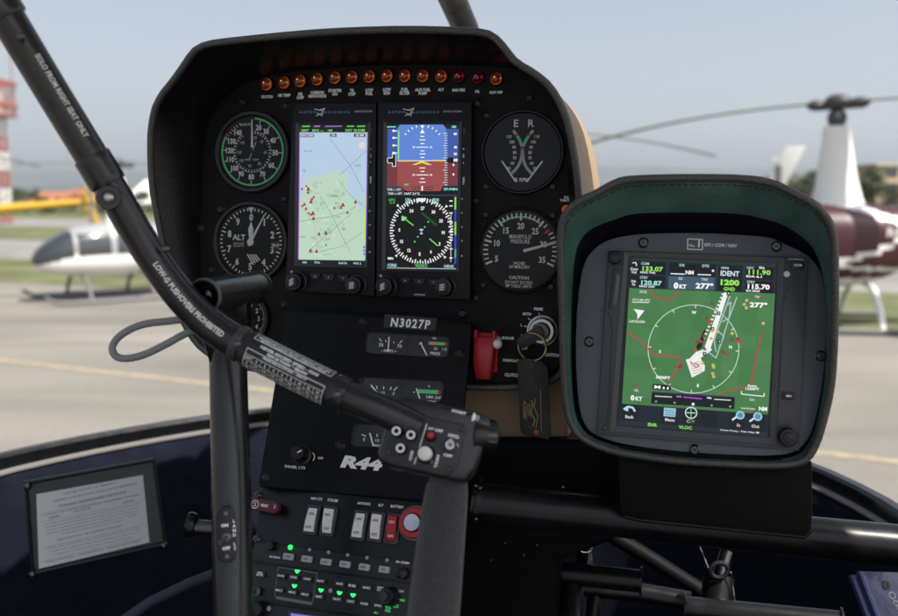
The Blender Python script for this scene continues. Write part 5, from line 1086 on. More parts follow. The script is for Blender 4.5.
# push button on the coupling and small hardware
def facing(px, py, z, m_=None):
    p = cw_(px, py, z); v = (CO-(p+cyc0)).normalized(); return Matrix.Translation(p) @ v.to_track_quat('Z', 'Y').to_matrix().to_4x4()
b = MB(); T = facing(108.7, 197.5, .592); r_ = ppr(.585, 26)
b.lathe([(r_*.9, -.006), (r_, -.004), (r_, .0005), (r_*.9, .002), (r_*.55, .002), (r_*.5, .0005), (1e-5, .0005)], mat('button_violet_black', (.018, .013, .024), .2, coat=.5), 40, T, closed=True); o = b.build('quick_release_button', cyc)
b = MB(); b.lathe([(r_*.36, .0004), (r_*.34, .0022), (r_*.2, .003), (1e-5, .003)], STEEL, 24, T, closed=True); b.build('pin', o)
for x, y, z in ((165.5, 249, .607), (236.5, 344, .598), (336.5, 394.5, .585), (21, 37, .552)): b = MB(); b.lathe([(.0026, -.002), (.0026, .0008), (.0015, .0016), (1e-5, .0016)], DSTEEL, 16, facing(x, y, z), closed=True); b.build('screw', cyc)
# loop of cable
b = MB(); lp = [(205, 312, .64), (192, 318, .64), (170, 321, .645), (140, 324, .65), (118, 336, .655), (110.5, 349, .655), (118, 359.5, .65), (140, 357, .645), (165, 345, .64), (186, 333, .64), (203, 327, .64)]
b.tube(chaikin([cw_(*p) for p in lp], 2, False), .0027, mat('grey_braided_cable', (.22, .22, .225), .55, bump=.6, bscale=1200), 12); b.build('cable_loop', cyc)
# landing light toggle on the post
T = facing(226.5, 534, .645); b = MB(); b.prism(rrect(-.0002, 0, .0135, .040, .0065), -.004, .001, SATIN, T, bev=.0006)
sw = b.build('landing_light_switch', cyc); b = MB(); b.lathe([(.0034, .001), (.0034, .003), (.0022, .0035), (1e-5, .0035)], DSTEEL, 20, T @ Matrix.Translation((0, -.002, 0)), closed=True); b.tube([T @ Vector((0, -.002, .003)), T @ Vector((-.005, -.006, .012))], [.0011, .0016], STEEL, 12); b.build('toggle', sw)
b = MB()
for s_, x, y in (('ON', -.001, .0062), ('OFF', -.0005, -.0098)): b.text(s_, (x, y), .0026, .0013, WHITE, bold=.06, M=T)
for i, ch in enumerate('LAND LT'): b.text(ch, (.0055, .0085-i*.0032), .0023, .0013, WHITE, bold=.06, M=T) if ch != ' ' else None
b.build('switch_print', sw, flat=True)
for y in (.0145, -.0155):
    b = MB(); b.lathe([(.0018, .001), (.0016, .0018), (1e-5, .0018)], DSTEEL, 14, T @ Matrix.Translation((0, y, 0)), closed=True); b.build('screw', sw)
# little stalk behind the post
b = MB(); b.tube([cw_(228, 529, .70), cw_(203, 527.5, .70), cw_(196, 527, .70)], .0058, DSTEEL, 20); b.tube([cw_(196, 525, .70), cw_(191, 524.5, .70), cw_(187.5, 524, .70)], [.0085, .0098, .0092], SATIN, 24); b.build('friction_knob', cyc)
# switch box
S = Frame(W(425, 442, .592), c2w(math.cos(R(-12.5)), math.sin(R(-12.5)), -.10), c2w(-math.sin(R(-12.5)), math.cos(R(-12.5)), .22))
SM = Matrix.Translation(-cyc0) @ S.M
ks = S.m(425, 442)
def sp(x, y, z=0): return tuple(S.h(x, y, z)[:2])
b = MB(); hull = [sp(x, y) for x, y in ((397, 396), (404, 394.5), (480, 412), (490, 418), (491, 426), (476, 470), (466, 482), (452, 480), (388, 467), (378, 460), (377.5, 451), (390, 405))]
b.prism(hull, -.026, -.0005, TUBE, bev=.0035); bx = b.build('switch_box', cyc, sharp=50); bx.matrix_local = SM
b = MB(); pl = [sp(x, y) for x, y in ((397, 411), (400, 409.5), (464, 424.5), (467, 428), (458, 466), (449, 475), (443, 475.5), (388, 462.5), (384.5, 457), (385.5, 451))]
b.prism(pl, -.001, .0012, mat('switch_plate_black', (.013, .013, .014), .4, bump=.15, bscale=2000), bev=.0005); b.build('face_plate', bx)
def sl(o, x, y, z=.0012): q = sp(x, y); o.location = (q[0], q[1], z); return o
for x, y in ((397.5, 432), (411.8, 435.8), (401.5, 449)):
    b = MB(); b.lathe([(ks*6, 0), (ks*5.4, .002), (ks*4.2, .005), (ks*4, .0065)], KNOB, 28, closed=True); b.lathe([(ks*4.6, .0058), (ks*4.4, .0070), (ks*2.6, .0070), (ks*2.4, .0045)], CREAM, 28, closed=True); b.disc((0, 0), ks*2.5, .005, DIAL, 16); sl(b.build('jack_button', bx), x, y)
for x, y, hgt in ((450.3, 445.5, .006),):
    b = MB(); b.prism(rrect(0, 0, ks*12, ks*14, ks*1.5), 0, .0015, KNOB, bev=.0003); b.lathe([(ks*4.8, .001), (ks*4.6, .0045), (ks*2.6, .0045), (ks*2.4, .002), (1e-5, .002)], STEEL, 28, closed=True); o = sl(b.build('hydraulic_switch', bx), x, y)
    b = MB(); b.tube([(0, 0, .001), (ks*.5, ks*3.2, .011)], [.0011, .0015], STEEL, 12); b.build('toggle', o)
b = MB(); b.lathe([(ks*6.2, 0), (ks*5.8, .003), (ks*4.8, .0035)], KNOB, 28, closed=True); o = sl(b.build('red_push_button', bx), 431.3, 436); b2 = MB(); b2.lathe([(ks*3.9, .003), (ks*3.8, .0075), (ks*3, .0085), (1e-5, .0088)], REDP, 24, closed=True); b2.build('cap', o)
b = MB(); b.lathe([(ks*9.5, 0), (ks*8.8, .003), (ks*7, .0045)], KNOB, 32, closed=True); b.lathe([(ks*2, 0), (ks*1.8, .004)], DSTEEL, 12, Matrix.Translation((ks*8, -ks*6, 0))); o = sl(b.build('trim_button', bx), 426, 454.5); b2 = MB(); b2.lathe([(ks*7.2, .004), (ks*7.2, .009), (ks*6.6, .0108), (ks*4, .0118), (1e-5, .012)], mat('button_white', (.75, .75, .72), .35), 32, closed=True); b2.build('cap', o)
t = MB()
for s_, x, y, h_, w_, rt in (('FREQ', 410, 422.3, 4, 14, 0), ('- COMM +', 408.5, 427.5, 2.6, 15, 0), ('AF OFF', 435.5, 430, 3.2, 15.5, 0), ('HYD', 453.8, 436.3, 3.4, 11, 0), ('OFF', 448, 455.6, 3, 9, 0), ('XFER', 411.5, 455.5, 2.8, 11, 90), ('TRIM', 437, 461.5, 2.8, 13, 90)):
    c = sp(x, y); t.text(s_, c, h_*ks, .0015, WHITE, wid=w_*ks, bold=.05, rot=rt)
t.line([sp(427, 424), sp(414.5, 464)], ks*1.1, .0015, WHITE); t.line([sp(457, 443), sp(458.5, 447)], ks*.8, .0015, WHITE)
t.build('plate_lettering', bx, flat=True)
t = MB(); t.text('START', sp(459, 412), ks*2.7, 0, WHITE, wid=ks*15, bold=.06); c = sp(472, 416.5); t.ring(c, 0.0001, ks*4.4, 0, WHITE, 28, 10, 170); t.line([(c[0]+ks*5, c[1]+ks*2), (c[0]+ks*6.5, c[1]+ks*2), (c[0]+ks*6.5, c[1]-ks*2), (c[0]+ks*5, c[1]-ks*2)], ks*.7, 0, WHITE); t.build('start_lettering', bx, flat=True)
for x, y in ((400.5, 414.5), (462, 430), (389, 452), (449, 469.5)): b = MB(); b.lathe([(.0019, 0), (.0017, .0008), (1e-5, .0008)], KNOB, 14, closed=True); b.box((0, 0, .0009), (.0022, .0004, .0002), DSTEEL); sl(b.build('screw', bx), x, y)
# trigger cap on the right end
b = MB(); T = Matrix.Translation(cw_(481, 436, .602)) @ c2w(.93, -.10, .1).to_track_quat('Z', 'Y').to_matrix().to_4x4()
b.lathe([(.0125, -.006), (.0125, .002), (.0115, .004), (.0115, .0065), (.0100, .010), (.007, .0115), (1e-5, .012)], KNOB, 32, T, closed=True)
for i in range(18): a = i*20; b.box((.0118*math.cos(R(a)), .0118*math.sin(R(a)), .0055), (.0018, .0011, .006), KNOB, T @ Matrix.Identity(4)) if 0 else b.add([T @ Vector((.0119*math.cos(R(a+d_)), .0119*math.sin(R(a+d_)), z_)) for d_, z_ in ((-3, .003), (3, .003), (3, .009), (-3, .009))], [(0, 1, 2, 3)], DSTEEL)
b.build('trigger_cap', cyc)
# neck and foam grip
gp = [(449, 478, .607, 36), (448.5, 483, .606, 39), (447, 489, .604, 42.5), (445, 505, .597, 45), (441, 540, .583, 48), (437, 580, .568, 50.5), (433, 620, .553, 52.5), (428, 680, .53, 55)]
b = MB(); b.tube([cw_(450, 462, .61), cw_(448.5, 486, .608)], ppr(.61, 34), TUBE, 30); b.build('neck', cyc)
b = MB(); pts = [cw_(*p[:3]) for p in gp]; b.tube([pts[0]+(pts[0]-pts[1])*.2]+pts, [ppr(.6, 30)]+[ppr(p[2], p[3]) for p in gp], FOAM, 44); b.build('foam_grip', cyc, sharp=180)

# ================================================================ certificate in its pouch on the left lining
D = Frame(W(96, 520, 1.06), c2w(.965, .155, .25), c2w(-.06, 1, .05))
def dp(x, y, z=0): return tuple(D.h(x, y, z)[:2])
pc = thing('document_pouch', 'clear document pouch with black bound edges on the navy side lining', 'document pouch', D.M)
BIND = mat('black_binding', (.012, .012, .014), .45, bump=.2, bscale=600)
out = [(26, 482.5), (153.5, 459.5), (165, 543.5), (33, 573)]
b = MB(); b.poly([dp(x, y) for x, y in out], -.001, mat('pouch_backing', (.02, .024, .034), .35, bump=.1, bscale=60)); b.build('backing', pc)
b = MB()
for a_, c_ in zip(out, out[1:]+out[:1]): b.line([dp(*a_), dp(*c_)], .0065, .0034, BIND)
for x, y in out: b.disc(dp(x, y), .0034, .0035, BIND, 12)
q = [dp(x, y) for x, y in out]; b2 = MB(); b2.tube([Vector((x, y, .0015)) for x, y in q], .0032, BIND, 8, closed=True)
b2.build('binding', pc); 
for x, y in ((33, 574), (164.5, 545), (28, 486)): b = MB(); b.lathe([(.0045, 0), (.004, .003), (.002, .0045), (1e-5, .0046)], DSTEEL, 16, closed=True); q_ = dp(x, y); at(b.build('snap', pc), q_[0], q_[1], .003)
b = MB(); b.add([(*dp(x, y), .0035) for x, y in out], [(3, 2, 1, 0)], glassy('pouch_film', gloss=.15, rough=.12, ior=1.3)); b.build('clear_film', pc)
ce = MB(); PAPER = mat('certificate_paper', (.85, .86, .88), .7); INK = mat('grey_ink', (.2, .21, .23), .8)
pp = [(36.5, 494), (143, 474.8), (149.5, 542), (39, 568.5)]; ce.prism([dp(x, y) for x, y in pp], .0006, .0010, PAPER)
crt = ce.build('certificate', None); crt.matrix_world = D.M
tag(crt, 'white printed airworthiness certificate sheet slipped inside the pouch on the left', 'certificate')
ce = MB()
def pt(u, v): 
    a = Vector((*pp[0], 0)).lerp(Vector((*pp[1], 0)), u); c = Vector((*pp[3], 0)).lerp(Vector((*pp[2], 0)), u); q = a.lerp(c, v); return q.x, q.y
kd = D.m(90, 520)
def cl_(s_, u, v, h_, w_): ce.text(s_, dp(*pt(u, v)), kd*h_, .0013, INK, wid=kd*w_, rot=1.2, bold=.02)
cl_('UNITED STATES OF AMERICA', .5, .05, 1.4, 50); cl_('DEPARTMENT OF TRANSPORTATION - FEDERAL AVIATION ADMINISTRATION', .55, .12, 1.4, 80); cl_('STANDARD AIRWORTHINESS CERTIFICATE', .52, .21, 2.4, 64)
cl_('1 NATIONALITY AND   2 MANUFACTURER AND MODEL   3 AIRCRAFT SERIAL   4 CATEGORY', .5, .29, 1.2, 92); cl_('N3027P', .16, .35, 1.8, 10); cl_('HELICOPTER', .42, .33, 1.6, 16); cl_('NORMAL', .85, .34, 1.6, 12)
for i in range(5): cl_('5 AUTHORITY AND BASIS FOR ISSUANCE this certificate is issued pursuant to the act and certifies that', .5, .42+i*.045, 1.2, 88-(i == 4)*30)
cl_('Exemption None - No Authorized Exceptions', .48, .67, 2, 62)
for i in range(3): cl_('6 TERMS AND CONDITIONS unless sooner surrendered suspended revoked', .5, .76+i*.05, 1.2, 90-(i*8))
cl_('DATE OF ISSUANCE     REPRESENTATIVE     DESIGNATION NUMBER', .5, .94, 1.3, 90)
for v in (.27, .385, .73, .91): ce.line([dp(*pt(.03, v)), dp(*pt(.97, v))], .0003, .0012, INK)
o = ce.build('print', crt, flat=True)

# ================================================================ blue booklet, pedals
Bf = Frame(W(885, 595, .66), c2w(.97, -.05, .1), c2w(-.30, .9, .35))
def bp_(x, y, z=0): return tuple(Bf.h(x, y, z)[:2])
BLUE = mat('blue_vinyl', (.028, .034, .12), .35, bump=.25, bscale=90, coat=.2)
q = [bp_(x, y) for x, y in ((858.5, 571), (930, 573), (975, 690), (905, 690))]
bo = thing('blue_folder', 'blue vinyl folder with a dark eyelet in the bottom right corner', 'folder', Bf.M)
b = MB(); b.prism(q, -.004, 0, BLUE, bev=.001); b.build('cover', bo)
b = MB(); q2 = [(x-.0035, y-.002) for x, y in q]; b.prism(q2, -.0095, -.0055, BLUE, bev=.001); b.build('back_cover', bo)
b = MB(); b.line([bp_(863, 574), bp_(908, 690)], .0012, .0003, mat('blue_piping', (.1, .12, .3), .4)); b.text('Ock', bp_(895, 600), .0055, .0004, WHITED, rot=-62, bold=.0, wid=.013); b.build('cover_print', bo, flat=True)
b = MB(); b.lathe([(.0034, 0), (.003, .0008), (.0015, .0008), (.0012, .0002), (1e-5, .0002)], KNOB, 20, closed=True); c = bp_(886, 585); at(b.build('eyelet', bo), c[0], c[1], 0)

def pedal(name_label, z0, bar, up, extra):
    p0 = W(*up[0]); th = thing('rudder_pedal', name_label, 'pedal', Matrix.Translation(p0), 'rudder pedals in the footwell')
    b = MB(); b.tube([W(*bar[0])-p0, W(*bar[1])-p0], .0105, SATIN, 22); b.tube([W(*bar[0])-p0, W(*bar[0])-p0+(W(*bar[0])-W(*bar[1])).normalized()*.002], .0135, SATIN, 22); b.tube([W(*bar[1])-p0, W(*bar[1])-p0+(W(*bar[1])-W(*bar[0])).normalized()*.002], .0135, SATIN, 22); b.build('foot_bar', th)
    b = MB(); b.tube([W(*u)-p0 for u in up], .0105, SATIN, 20); b.build('pedal_arm', th); extra(th, p0); return th
def ex1(th, p0):
    b = MB(); b.tube([W(583, 575, .87)-p0, W(585, 556, .88)-p0, W(586, 540, .89)-p0], .0075, SATIN, 16); b.build('pin_sleeve', th)
    b = MB(); c = W(585.5, 548, .86)-p0; b.tube([c+Vector((.0065*math.cos(i*math.pi/8), 0, .0042*math.sin(i*math.pi/8))) for i in range(16)], .0011, STEEL, 8, closed=True); b.tube([W(591.5, 543, .86)-p0, W(591.5, 568, .86)-p0], .0009, STEEL, 8); b.build('quick_pin', th)
pedal('black rudder pedal with a steel quick release pin above its bar', 0, [(553, 572, .86), (640, 581, .84)], [(573, 578, .865), (570, 640, .83)], ex1)
def ex2(th, p0):
    b = MB(); b.tube([W(716, 603, .88)-p0, W(719, 577, .89)-p0], .015, SATIN, 22); b.tube([W(719, 577, .89)-p0, W(727, 552, .90)-p0], .0072, DSTEEL, 18); b.build('pin_sleeve', th)
    b = MB(); c = W(719, 570, .87)-p0; b.tube([c+Vector((.0085*math.cos(i*math.pi/8), 0, .0075*math.sin(i*math.pi/8))) for i in range(16)], .0022, KNOB, 8, closed=True)
    b.tube([W(700, 547, .88)-p0, W(710, 572, .875)-p0], .0007, STEEL, 6); b.tube([W(731, 572, .87)-p0, W(735, 602, .87)-p0], .0008, STEEL, 6); b.build('quick_pin', th)
pedal('black rudder pedal with an upright sleeve and wire pin at the bottom edge', 0, [(686, 607, .86), (840, 622, .83)], [(714, 600, .88), (708, 660, .85)], ex2)
ro = MB(); p0 = W(620, 540, 1.0); ro.tube([W(560, 505, 1.02)-p0, W(640, 552, 1.0)-p0, W(710, 596, .98)-p0, W(760, 626, .97)-p0], .0085, PED, 16)
o = ro.build('control_rod'); o.location = p0; tag(o, 'thin dark rod slanting down behind the pedals in the footwell', 'rod')
ro = MB(); p0 = W(600, 590, .95); ro.tube([W(575, 586, .96)-p0, W(640, 592, .95)-p0, W(690, 601, .94)-p0], .010, SATIN, 16); ro.tube([W(596, 586, .96)-p0, W(590, 640, .94)-p0], .008, SATIN, 16)
o = ro.build('torque_tube'); o.location = p0; tag(o, 'horizontal dark tube low between the two rudder pedals', 'tube')

# ================================================================ OUTSIDE: helicopters
def helicopter(label, loc, heading, scheme, group='parked helicopters', rotor=0, size=1.0):
    """x forward, y left, z up; every helicopter is assembled from its own parts"""
    M = Matrix.Translation(Vector((loc[0], loc[1], .008))) @ Matrix.Rotation(heading, 4, 'Z') @ Matrix.Scale(size, 4)
    h = thing('helicopter', label, 'helicopter', M, group)
    body, second, stripe = scheme[:3]
    GL = mat('cabin_glass_dark', (.03, .035, .04), .08, spec=.8, coat=.6)
    # x, z-centre, half height, half width
    secs = [(1.78, 1.02, .02, .02), (1.72, 1.02, .16, .2), (1.55, 1.04, .32, .38), (1.25, 1.1, .47, .52), (.85, 1.17, .58, .61), (.35, 1.2, .64, .64), (-.2, 1.2, .64, .64), (-.7, 1.22, .60, .60), (-1.15, 1.28, .50, .50), (-1.55, 1.36, .38, .37), (-1.9, 1.45, .24, .22), (-2.15, 1.52, .13, .12)]
    P3 = resample(chaikin([Vector(s_[:3]) for s_ in secs], 1, False), 96, False); P4 = resample(chaikin([Vector((s_[0], s_[3], 0)) for s_ in secs], 1, False), 96, False)
    n = 76; vs = []; 
    for p, q in zip(P3, P4):
        hw = q.y
        for i in range(n):
            a = 2*math.pi*i/n; e = .78
            cy_ = math.copysign(abs(math.cos(a))**e, math.cos(a)); sy = math.copysign(abs(math.sin(a))**e, math.sin(a)); vs.append((p.x, hw*cy_, p.y+p.z*sy))
    bm_, gm_ = MB(), MB()
    for j in range(len(P3)-1):
        for i in range(n):
            f = (j*n+i, j*n+(i+1) % n, (j+1)*n+(i+1) % n, (j+1)*n+i); c = sum((Vector(vs[k]) for k in f), Vector())/4
            glass = (c.x > .95 and c.z > 1.02-(c.x-1.2)*.25 and c.z < 1.72) or (.12 < c.x < .88 and 1.12 < c.z < 1.62 and abs(c.y) > .3) or (scheme[3] != 'swoosh' and -.72 < c.x < .0 and 1.15 < c.z < 1.6 and abs(c.y) > .3)
            col = body
            if scheme[3] == 'swoosh':
                t_ = c.x+1.13; q_ = math.sqrt(max(0, t_)/.85)
                if t_ > -.08 and (abs(c.z-1.42-.40*q_) < .045 or abs(c.z-1.42+.42*q_) < .04): col = second
                if c.z < .74 or abs(c.z-.90-.06*(c.x+.5)) < .025: col = second
            elif scheme[3] == 'two':
                if c.z > 1.12 and c.x < .95: col = second
            T_ = gm_ if glass else bm_; T_.add([vs[k] for k in f], [(0, 1, 2, 3)], GL if glass else col)
    bm_.build('fuselage', h, sharp=180, weld=True); gm_.build('cabin_glazing', h, sharp=180, weld=True)
    def oval(z, x, lx, ly, n=28): return [Vector((x+lx*math.cos(2*math.pi*i/n), ly*math.sin(2*math.pi*i/n), z)) for i in range(n)]
    b = MB(); b.loft([oval(1.72, -.36, .42, .26), oval(1.9, -.33, .355, .19), oval(2.2, -.31, .29, .15), oval(2.95, -.27, .18, .11)], stripe if scheme[3] != 'two' else body, cap1=True); b.build('mast_fairing', h, sharp=60)
    if scheme[3] == 'swoosh':
        b = MB()
        for s_ in (1, -1):
            Tm = Matrix.Translation((-1.0, s_*.62, 1.42)) @ Matrix.Rotation(R(180 if s_ > 0 else 0), 4, 'Z') @ Matrix.Rotation(R(90), 4, 'X'); b.text('R44', (0, 0), .13, .0, HW, bold=.03, M=Tm)
        b.build('marking', h, flat=True)
    DK = mat('rotor_dark', (.05, .052, .055), .5); BL = mat('rotor_blade_grey', (.17, .17, .16), .5)
    b = MB(); b.tube([(-.27, 0, 2.95), (-.27, 0, 3.2)], [.11, .07], DK, 16); b.sphere((-.27, 0, 3.06), .14, DK, 16, (1, 1, 1.1)); b.build('mast', h)
    Tr = Matrix.Translation((-.27, 0, 3.27)) @ Matrix.Rotation(rotor, 4, 'Z')
    b = MB(); b.sphere((0, 0, .03), .2, DK, 18, (1.0, .8, .6), M=Tr); b.box((0, 0, -.03), (.72, .14, .1), DK, Tr); b.sphere((.33, 0, 0), .12, DK, 12, (1.2, 1, .7), M=Tr); b.sphere((-.33, 0, 0), .12, DK, 12, (1.2, 1, .7), M=Tr); b.build('rotor_hub', h)
    for s_ in (1, -1):
        b = MB(); rings = []
        for i in range(15):
            u = i/14; x = .4+4.55*u; z = .02-.46*u*u; c_ = .125
            rings.append([Tr @ Vector((s_*x, yy*c_, z+zz)) for yy, zz in ((1, 0), (.5, .016), (-.3, .02), (-1, 0), (-.3, -.012), (.5, -.01))])
        b.loft(rings, BL, cap0=True, cap1=True); b.build('rotor_blade', h)
    b = MB(); b.tube([(-2.0, 0, 1.48), (-3.5, 0, 1.60), (-5.6, 0, 1.78)], [.16, .125, .075], body, 20); b.build('tail_boom', h, sharp=60)
    b = MB(); fin = [(-5.15, 1.7), (-5.5, 1.75), (-6.0, 2.85), (-5.65, 2.85)]; low = [(-5.2, 1.72), (-5.5, 1.75), (-5.75, 1.0), (-5.5, 1.0)]
    XZ = Matrix(((1, 0, 0, 0), (0, 0, 1, 0), (0, 1, 0, 0), (0, 0, 0, 1)))
    b.prism(fin, -.025, .025, second if scheme[3] == 'yel' else stripe, XZ, bev=.008); b.prism(low, -.025, .025, stripe, XZ, bev=.008); b.build('tail_fin', h)
    b = MB(); b.prism([(-5.75, .0), (-5.42, .0), (-5.42, -.85), (-5.75, -.85)], 2.56, 2.64, stripe, bev=.01); b.build('stabilizer', h)
    b = MB(); b.tube([(-5.55, .0, 1.78), (-5.55, .3, 1.78)], .035, DK, 10)
    for s_ in (1, -1): b.box((-5.55, .3, 1.78+s_*.38), (.12, .02, .66), BL)
    b.build('tail_rotor', h)
    SK = mat('skid_grey', (.12, .12, .12), .5); LEG = stripe if scheme[3] == 'swoosh' else SK
    for s_ in (1, -1):
        b = MB(); b.tube(chaikin([Vector((-1.35, s_*1.05, .05)), Vector((1.3, s_*1.05, .05)), Vector((1.6, s_*1.05, .1)), Vector((1.78, s_*1.05, .24))], 1, False), .045, SK, 12); b.build('skid', h)
    for x in (.75, -.75):
        b = MB(); b.tube([(x, -1.05, .07), (x, -.9, .3), (x, -.55, .6), (x, 0, .66), (x, .55, .6), (x, .9, .3), (x, 1.05, .07)], .045, LEG, 12); b.build('cross_tube', h)
    return h
HW = mat('heli_white', (.72, .72, .70), .3, coat=.5); HM = mat('heli_maroon', (.045, .006, .012), .35, coat=.15); HY = mat('heli_yellow', (.55, .33, .03), .35, coat=.3); HG = mat('heli_grey', (.27, .28, .29), .35, coat=.3)
def place(px, d, wx):          # world x so that the point at distance d sits on column px
    return on_dist(px, 195, d).x
# white over maroon machine on the right: mast in column 833, 13.2 m away
d0 = 13.5; x0 = place(833, d0, 0)
hd = R(180-8); helicopter('maroon and white helicopter with white mast fairing parked on the grass at right', (x0+.27*math.cos(hd), d0+.27*math.sin(hd)), hd, (HM, HW, HW, 'swoosh'), rotor=R(-40))
# white machine behind it, tail towards the right
d1 = 19.5; x1 = 1.2
helicopter('white helicopter mostly hidden by the cockpit panel with its tail fin above the navigator', (x1, d1), R(155), (HW, HW, HW, 'plain'), rotor=R(44))
# small white and grey machine on the left
d2 = 17.0; x2 = place(106, d2, 0)
helicopter('small white and grey helicopter with dark bubble nose pointing left beside the tower', (x2, d2), R(180+38), (HW, HG, HG, 'two'), rotor=R(8), size=.77)
# yellow machine, tail visible
d3 = 25; x3 = place(100, d3, 0)
helicopter('yellow helicopter whose tail boom and fin reach in from the left edge', (x3-5.7, d3-.6), R(180+6), (HY, HY, HY, 'yel'), rotor=R(60))

# ---------------------------------------------------------------- tower, buildings, fence, trees
tx_, td = place(-1, 62, 0), 62
tw = thing('lattice_tower', 'red and white lattice tower with an orange railed platform at the left edge', 'tower', Matrix.Translation((tx_, td, 0)))
TR, TW = mat('tower_red', (.30, .10, .07), .6), mat('tower_white', (.6, .58, .55), .6)
zt = EYE+62*(195-118)/FPX; zp = EYE+62*(195-86)/FPX
for sx in (-1, 1):
    for sy in (-1, 1):
        b = MB()
        for i in range(6): b.box((sx*.5, sy*.5, zt*(i+.5)/6), (.12, .12, zt/6), TR if i % 2 == 0 else TW)
        b.build('leg', tw)
for i in range(12):
    z = zt*i/12; b = MB(); m = TR if (i//2) % 2 == 0 else TW
    for sx, sy in ((1, 0), (-1, 0), (0, 1), (0, -1)):
        a_ = (sx*.5-sy*.5, sy*.5-sx*.5); c_ = (sx*.5+sy*.5, sy*.5+sx*.5)
        b.tube([(a_[0], a_[1], z), (c_[0], c_[1], z+zt/12)], .035, m, 6); b.tube([(c_[0], c_[1], z), (a_[0], a_[1], z+zt/12)], .035, m, 6)
    b.build('bracing', tw)
b = MB(); b.box((0, 0, zt), (2.3, 2.3, .15), TR); b.build('platform', tw)
b = MB()
for z in (zt+.7, zp):
    for sx, sy in ((1, 0), (-1, 0), (0, 1), (0, -1)): b.box((sx*1.12, sy*1.12, z), (.09 if sx else 2.3, .09 if sy else 2.3, .22), TR)
for i in range(12): 
    a = i/12*2.24-1.12
    for s_ in (-1, 1): b.box((a, s_*1.12, (zt+zp)/2), (.07, .07, zp-zt), TR)
b.build('railing', tw)
b = MB(); b.box((-.2, 0, zt+.9), (1.0, 1.0, 1.5), TW); b.build('lamp_housing', tw)
b = MB(); b.tube([(.9, .9, zt), (.9, .9, zp+3.5)], .04, TR, 8); b.build('aerial', tw)

def building(name, label, cat, px0, px1, ytop, d, mwall, storeys=1, roof='flat', mroof=None, depth=12, group=None):
    xa, xb = place(px0, d, 0), place(px1, d, 0); H = EYE+d*(195-ytop)/FPX; wd = xb-xa
    o = thing(name, label, cat, Matrix.Translation(((xa+xb)/2, d+depth/2, 0)), group)
    b = MB(); b.box((0, 0, H/2-.1), (wd, depth, H+.2), mwall); b.build('wall', o)
    mroof = mroof or mwall
    if roof == 'flat':
        b = MB(); b.box((0, 0, H+.12), (wd+.5, depth+.5, .24), mroof); b.build('roof', o)
    else:
        b = MB(); hh = min(3.2, depth*.18); b.add([(-wd/2-.5, -depth/2-.5, H), (wd/2+.5, -depth/2-.5, H), (wd/2+.5, depth/2+.5, H), (-wd/2-.5, depth/2+.5, H), (-wd/2-.5, 0, H+hh), (wd/2+.5, 0, H+hh)], [(0, 1, 5, 4), (2, 3, 4, 5), (1, 2, 5), (3, 0, 4), (3, 2, 1, 0)], mroof); b.build('roof', o)
    GLS = mat('window_dark', (.04, .05, .06), .15, spec=.8); WF = mat('window_frame_pale', (.5, .48, .45), .6)
    n = max(2, int(wd/3.4)); sh_ = H/storeys
    for s_ in range(storeys):
        for i in range(n):
            x = -wd/2+wd*(i+.5)/n; z = sh_*(s_+.55)
            b = MB(); b.box((x, -depth/2-.03, z), (1.7, .1, 1.3), WF); f = b.build('window', o)
            b = MB(); b.box((x, -depth/2-.09, z), (1.5, .04, 1.1), GLS); b.build('pane', f)
    return o
PE = mat('stucco_peach', (.48, .34, .23), .85, var=.1, vscale=.5); CRM = mat('stucco_cream', (.52, .47, .36), .85, var=.1, vscale=.5); TER = mat('terracotta_roof', (.30, .11, .06), .85, var=.2, vscale=1); WHB = mat('hangar_white', (.6, .6, .58), .7); GRB = mat('shed_grey', (.3, .31, .32), .7)
gb_ = 'buildings beyond the airfield'
building('house', 'peach stucco house with terracotta roof behind the yellow tail boom', 'house', 26, 54, 207, 125, PE, 2, 'gable', TER, group=gb_)
building('house', 'cream two storey house between the peach house and the bubble nose', 'house', 58, 78, 203, 138, CRM, 2, 'gable', TER, group=gb_)
building('house', 'wide peach house with terracotta roof behind the small white helicopter', 'house', 82, 112, 204, 128, PE, 2, 'gable', TER, group=gb_)
building('hangar', 'long white hangar seen between the control bar and the instrument panel', 'hangar', 124, 175, 203, 118, WHB, 1, 'gable', WHB, 20, group=gb_)
building('building', 'tall peach block with flat roof above the maroon helicopter at the right edge', 'building', 876, 935, 166, 120, PE, 3, 'flat', CRM, group=gb_)
building('shed', 'low grey shed hidden behind the centre of the instrument panel', 'shed', 300, 420, 205, 120, GRB, 1, 'flat', GRB, group=gb_) if 0 else None

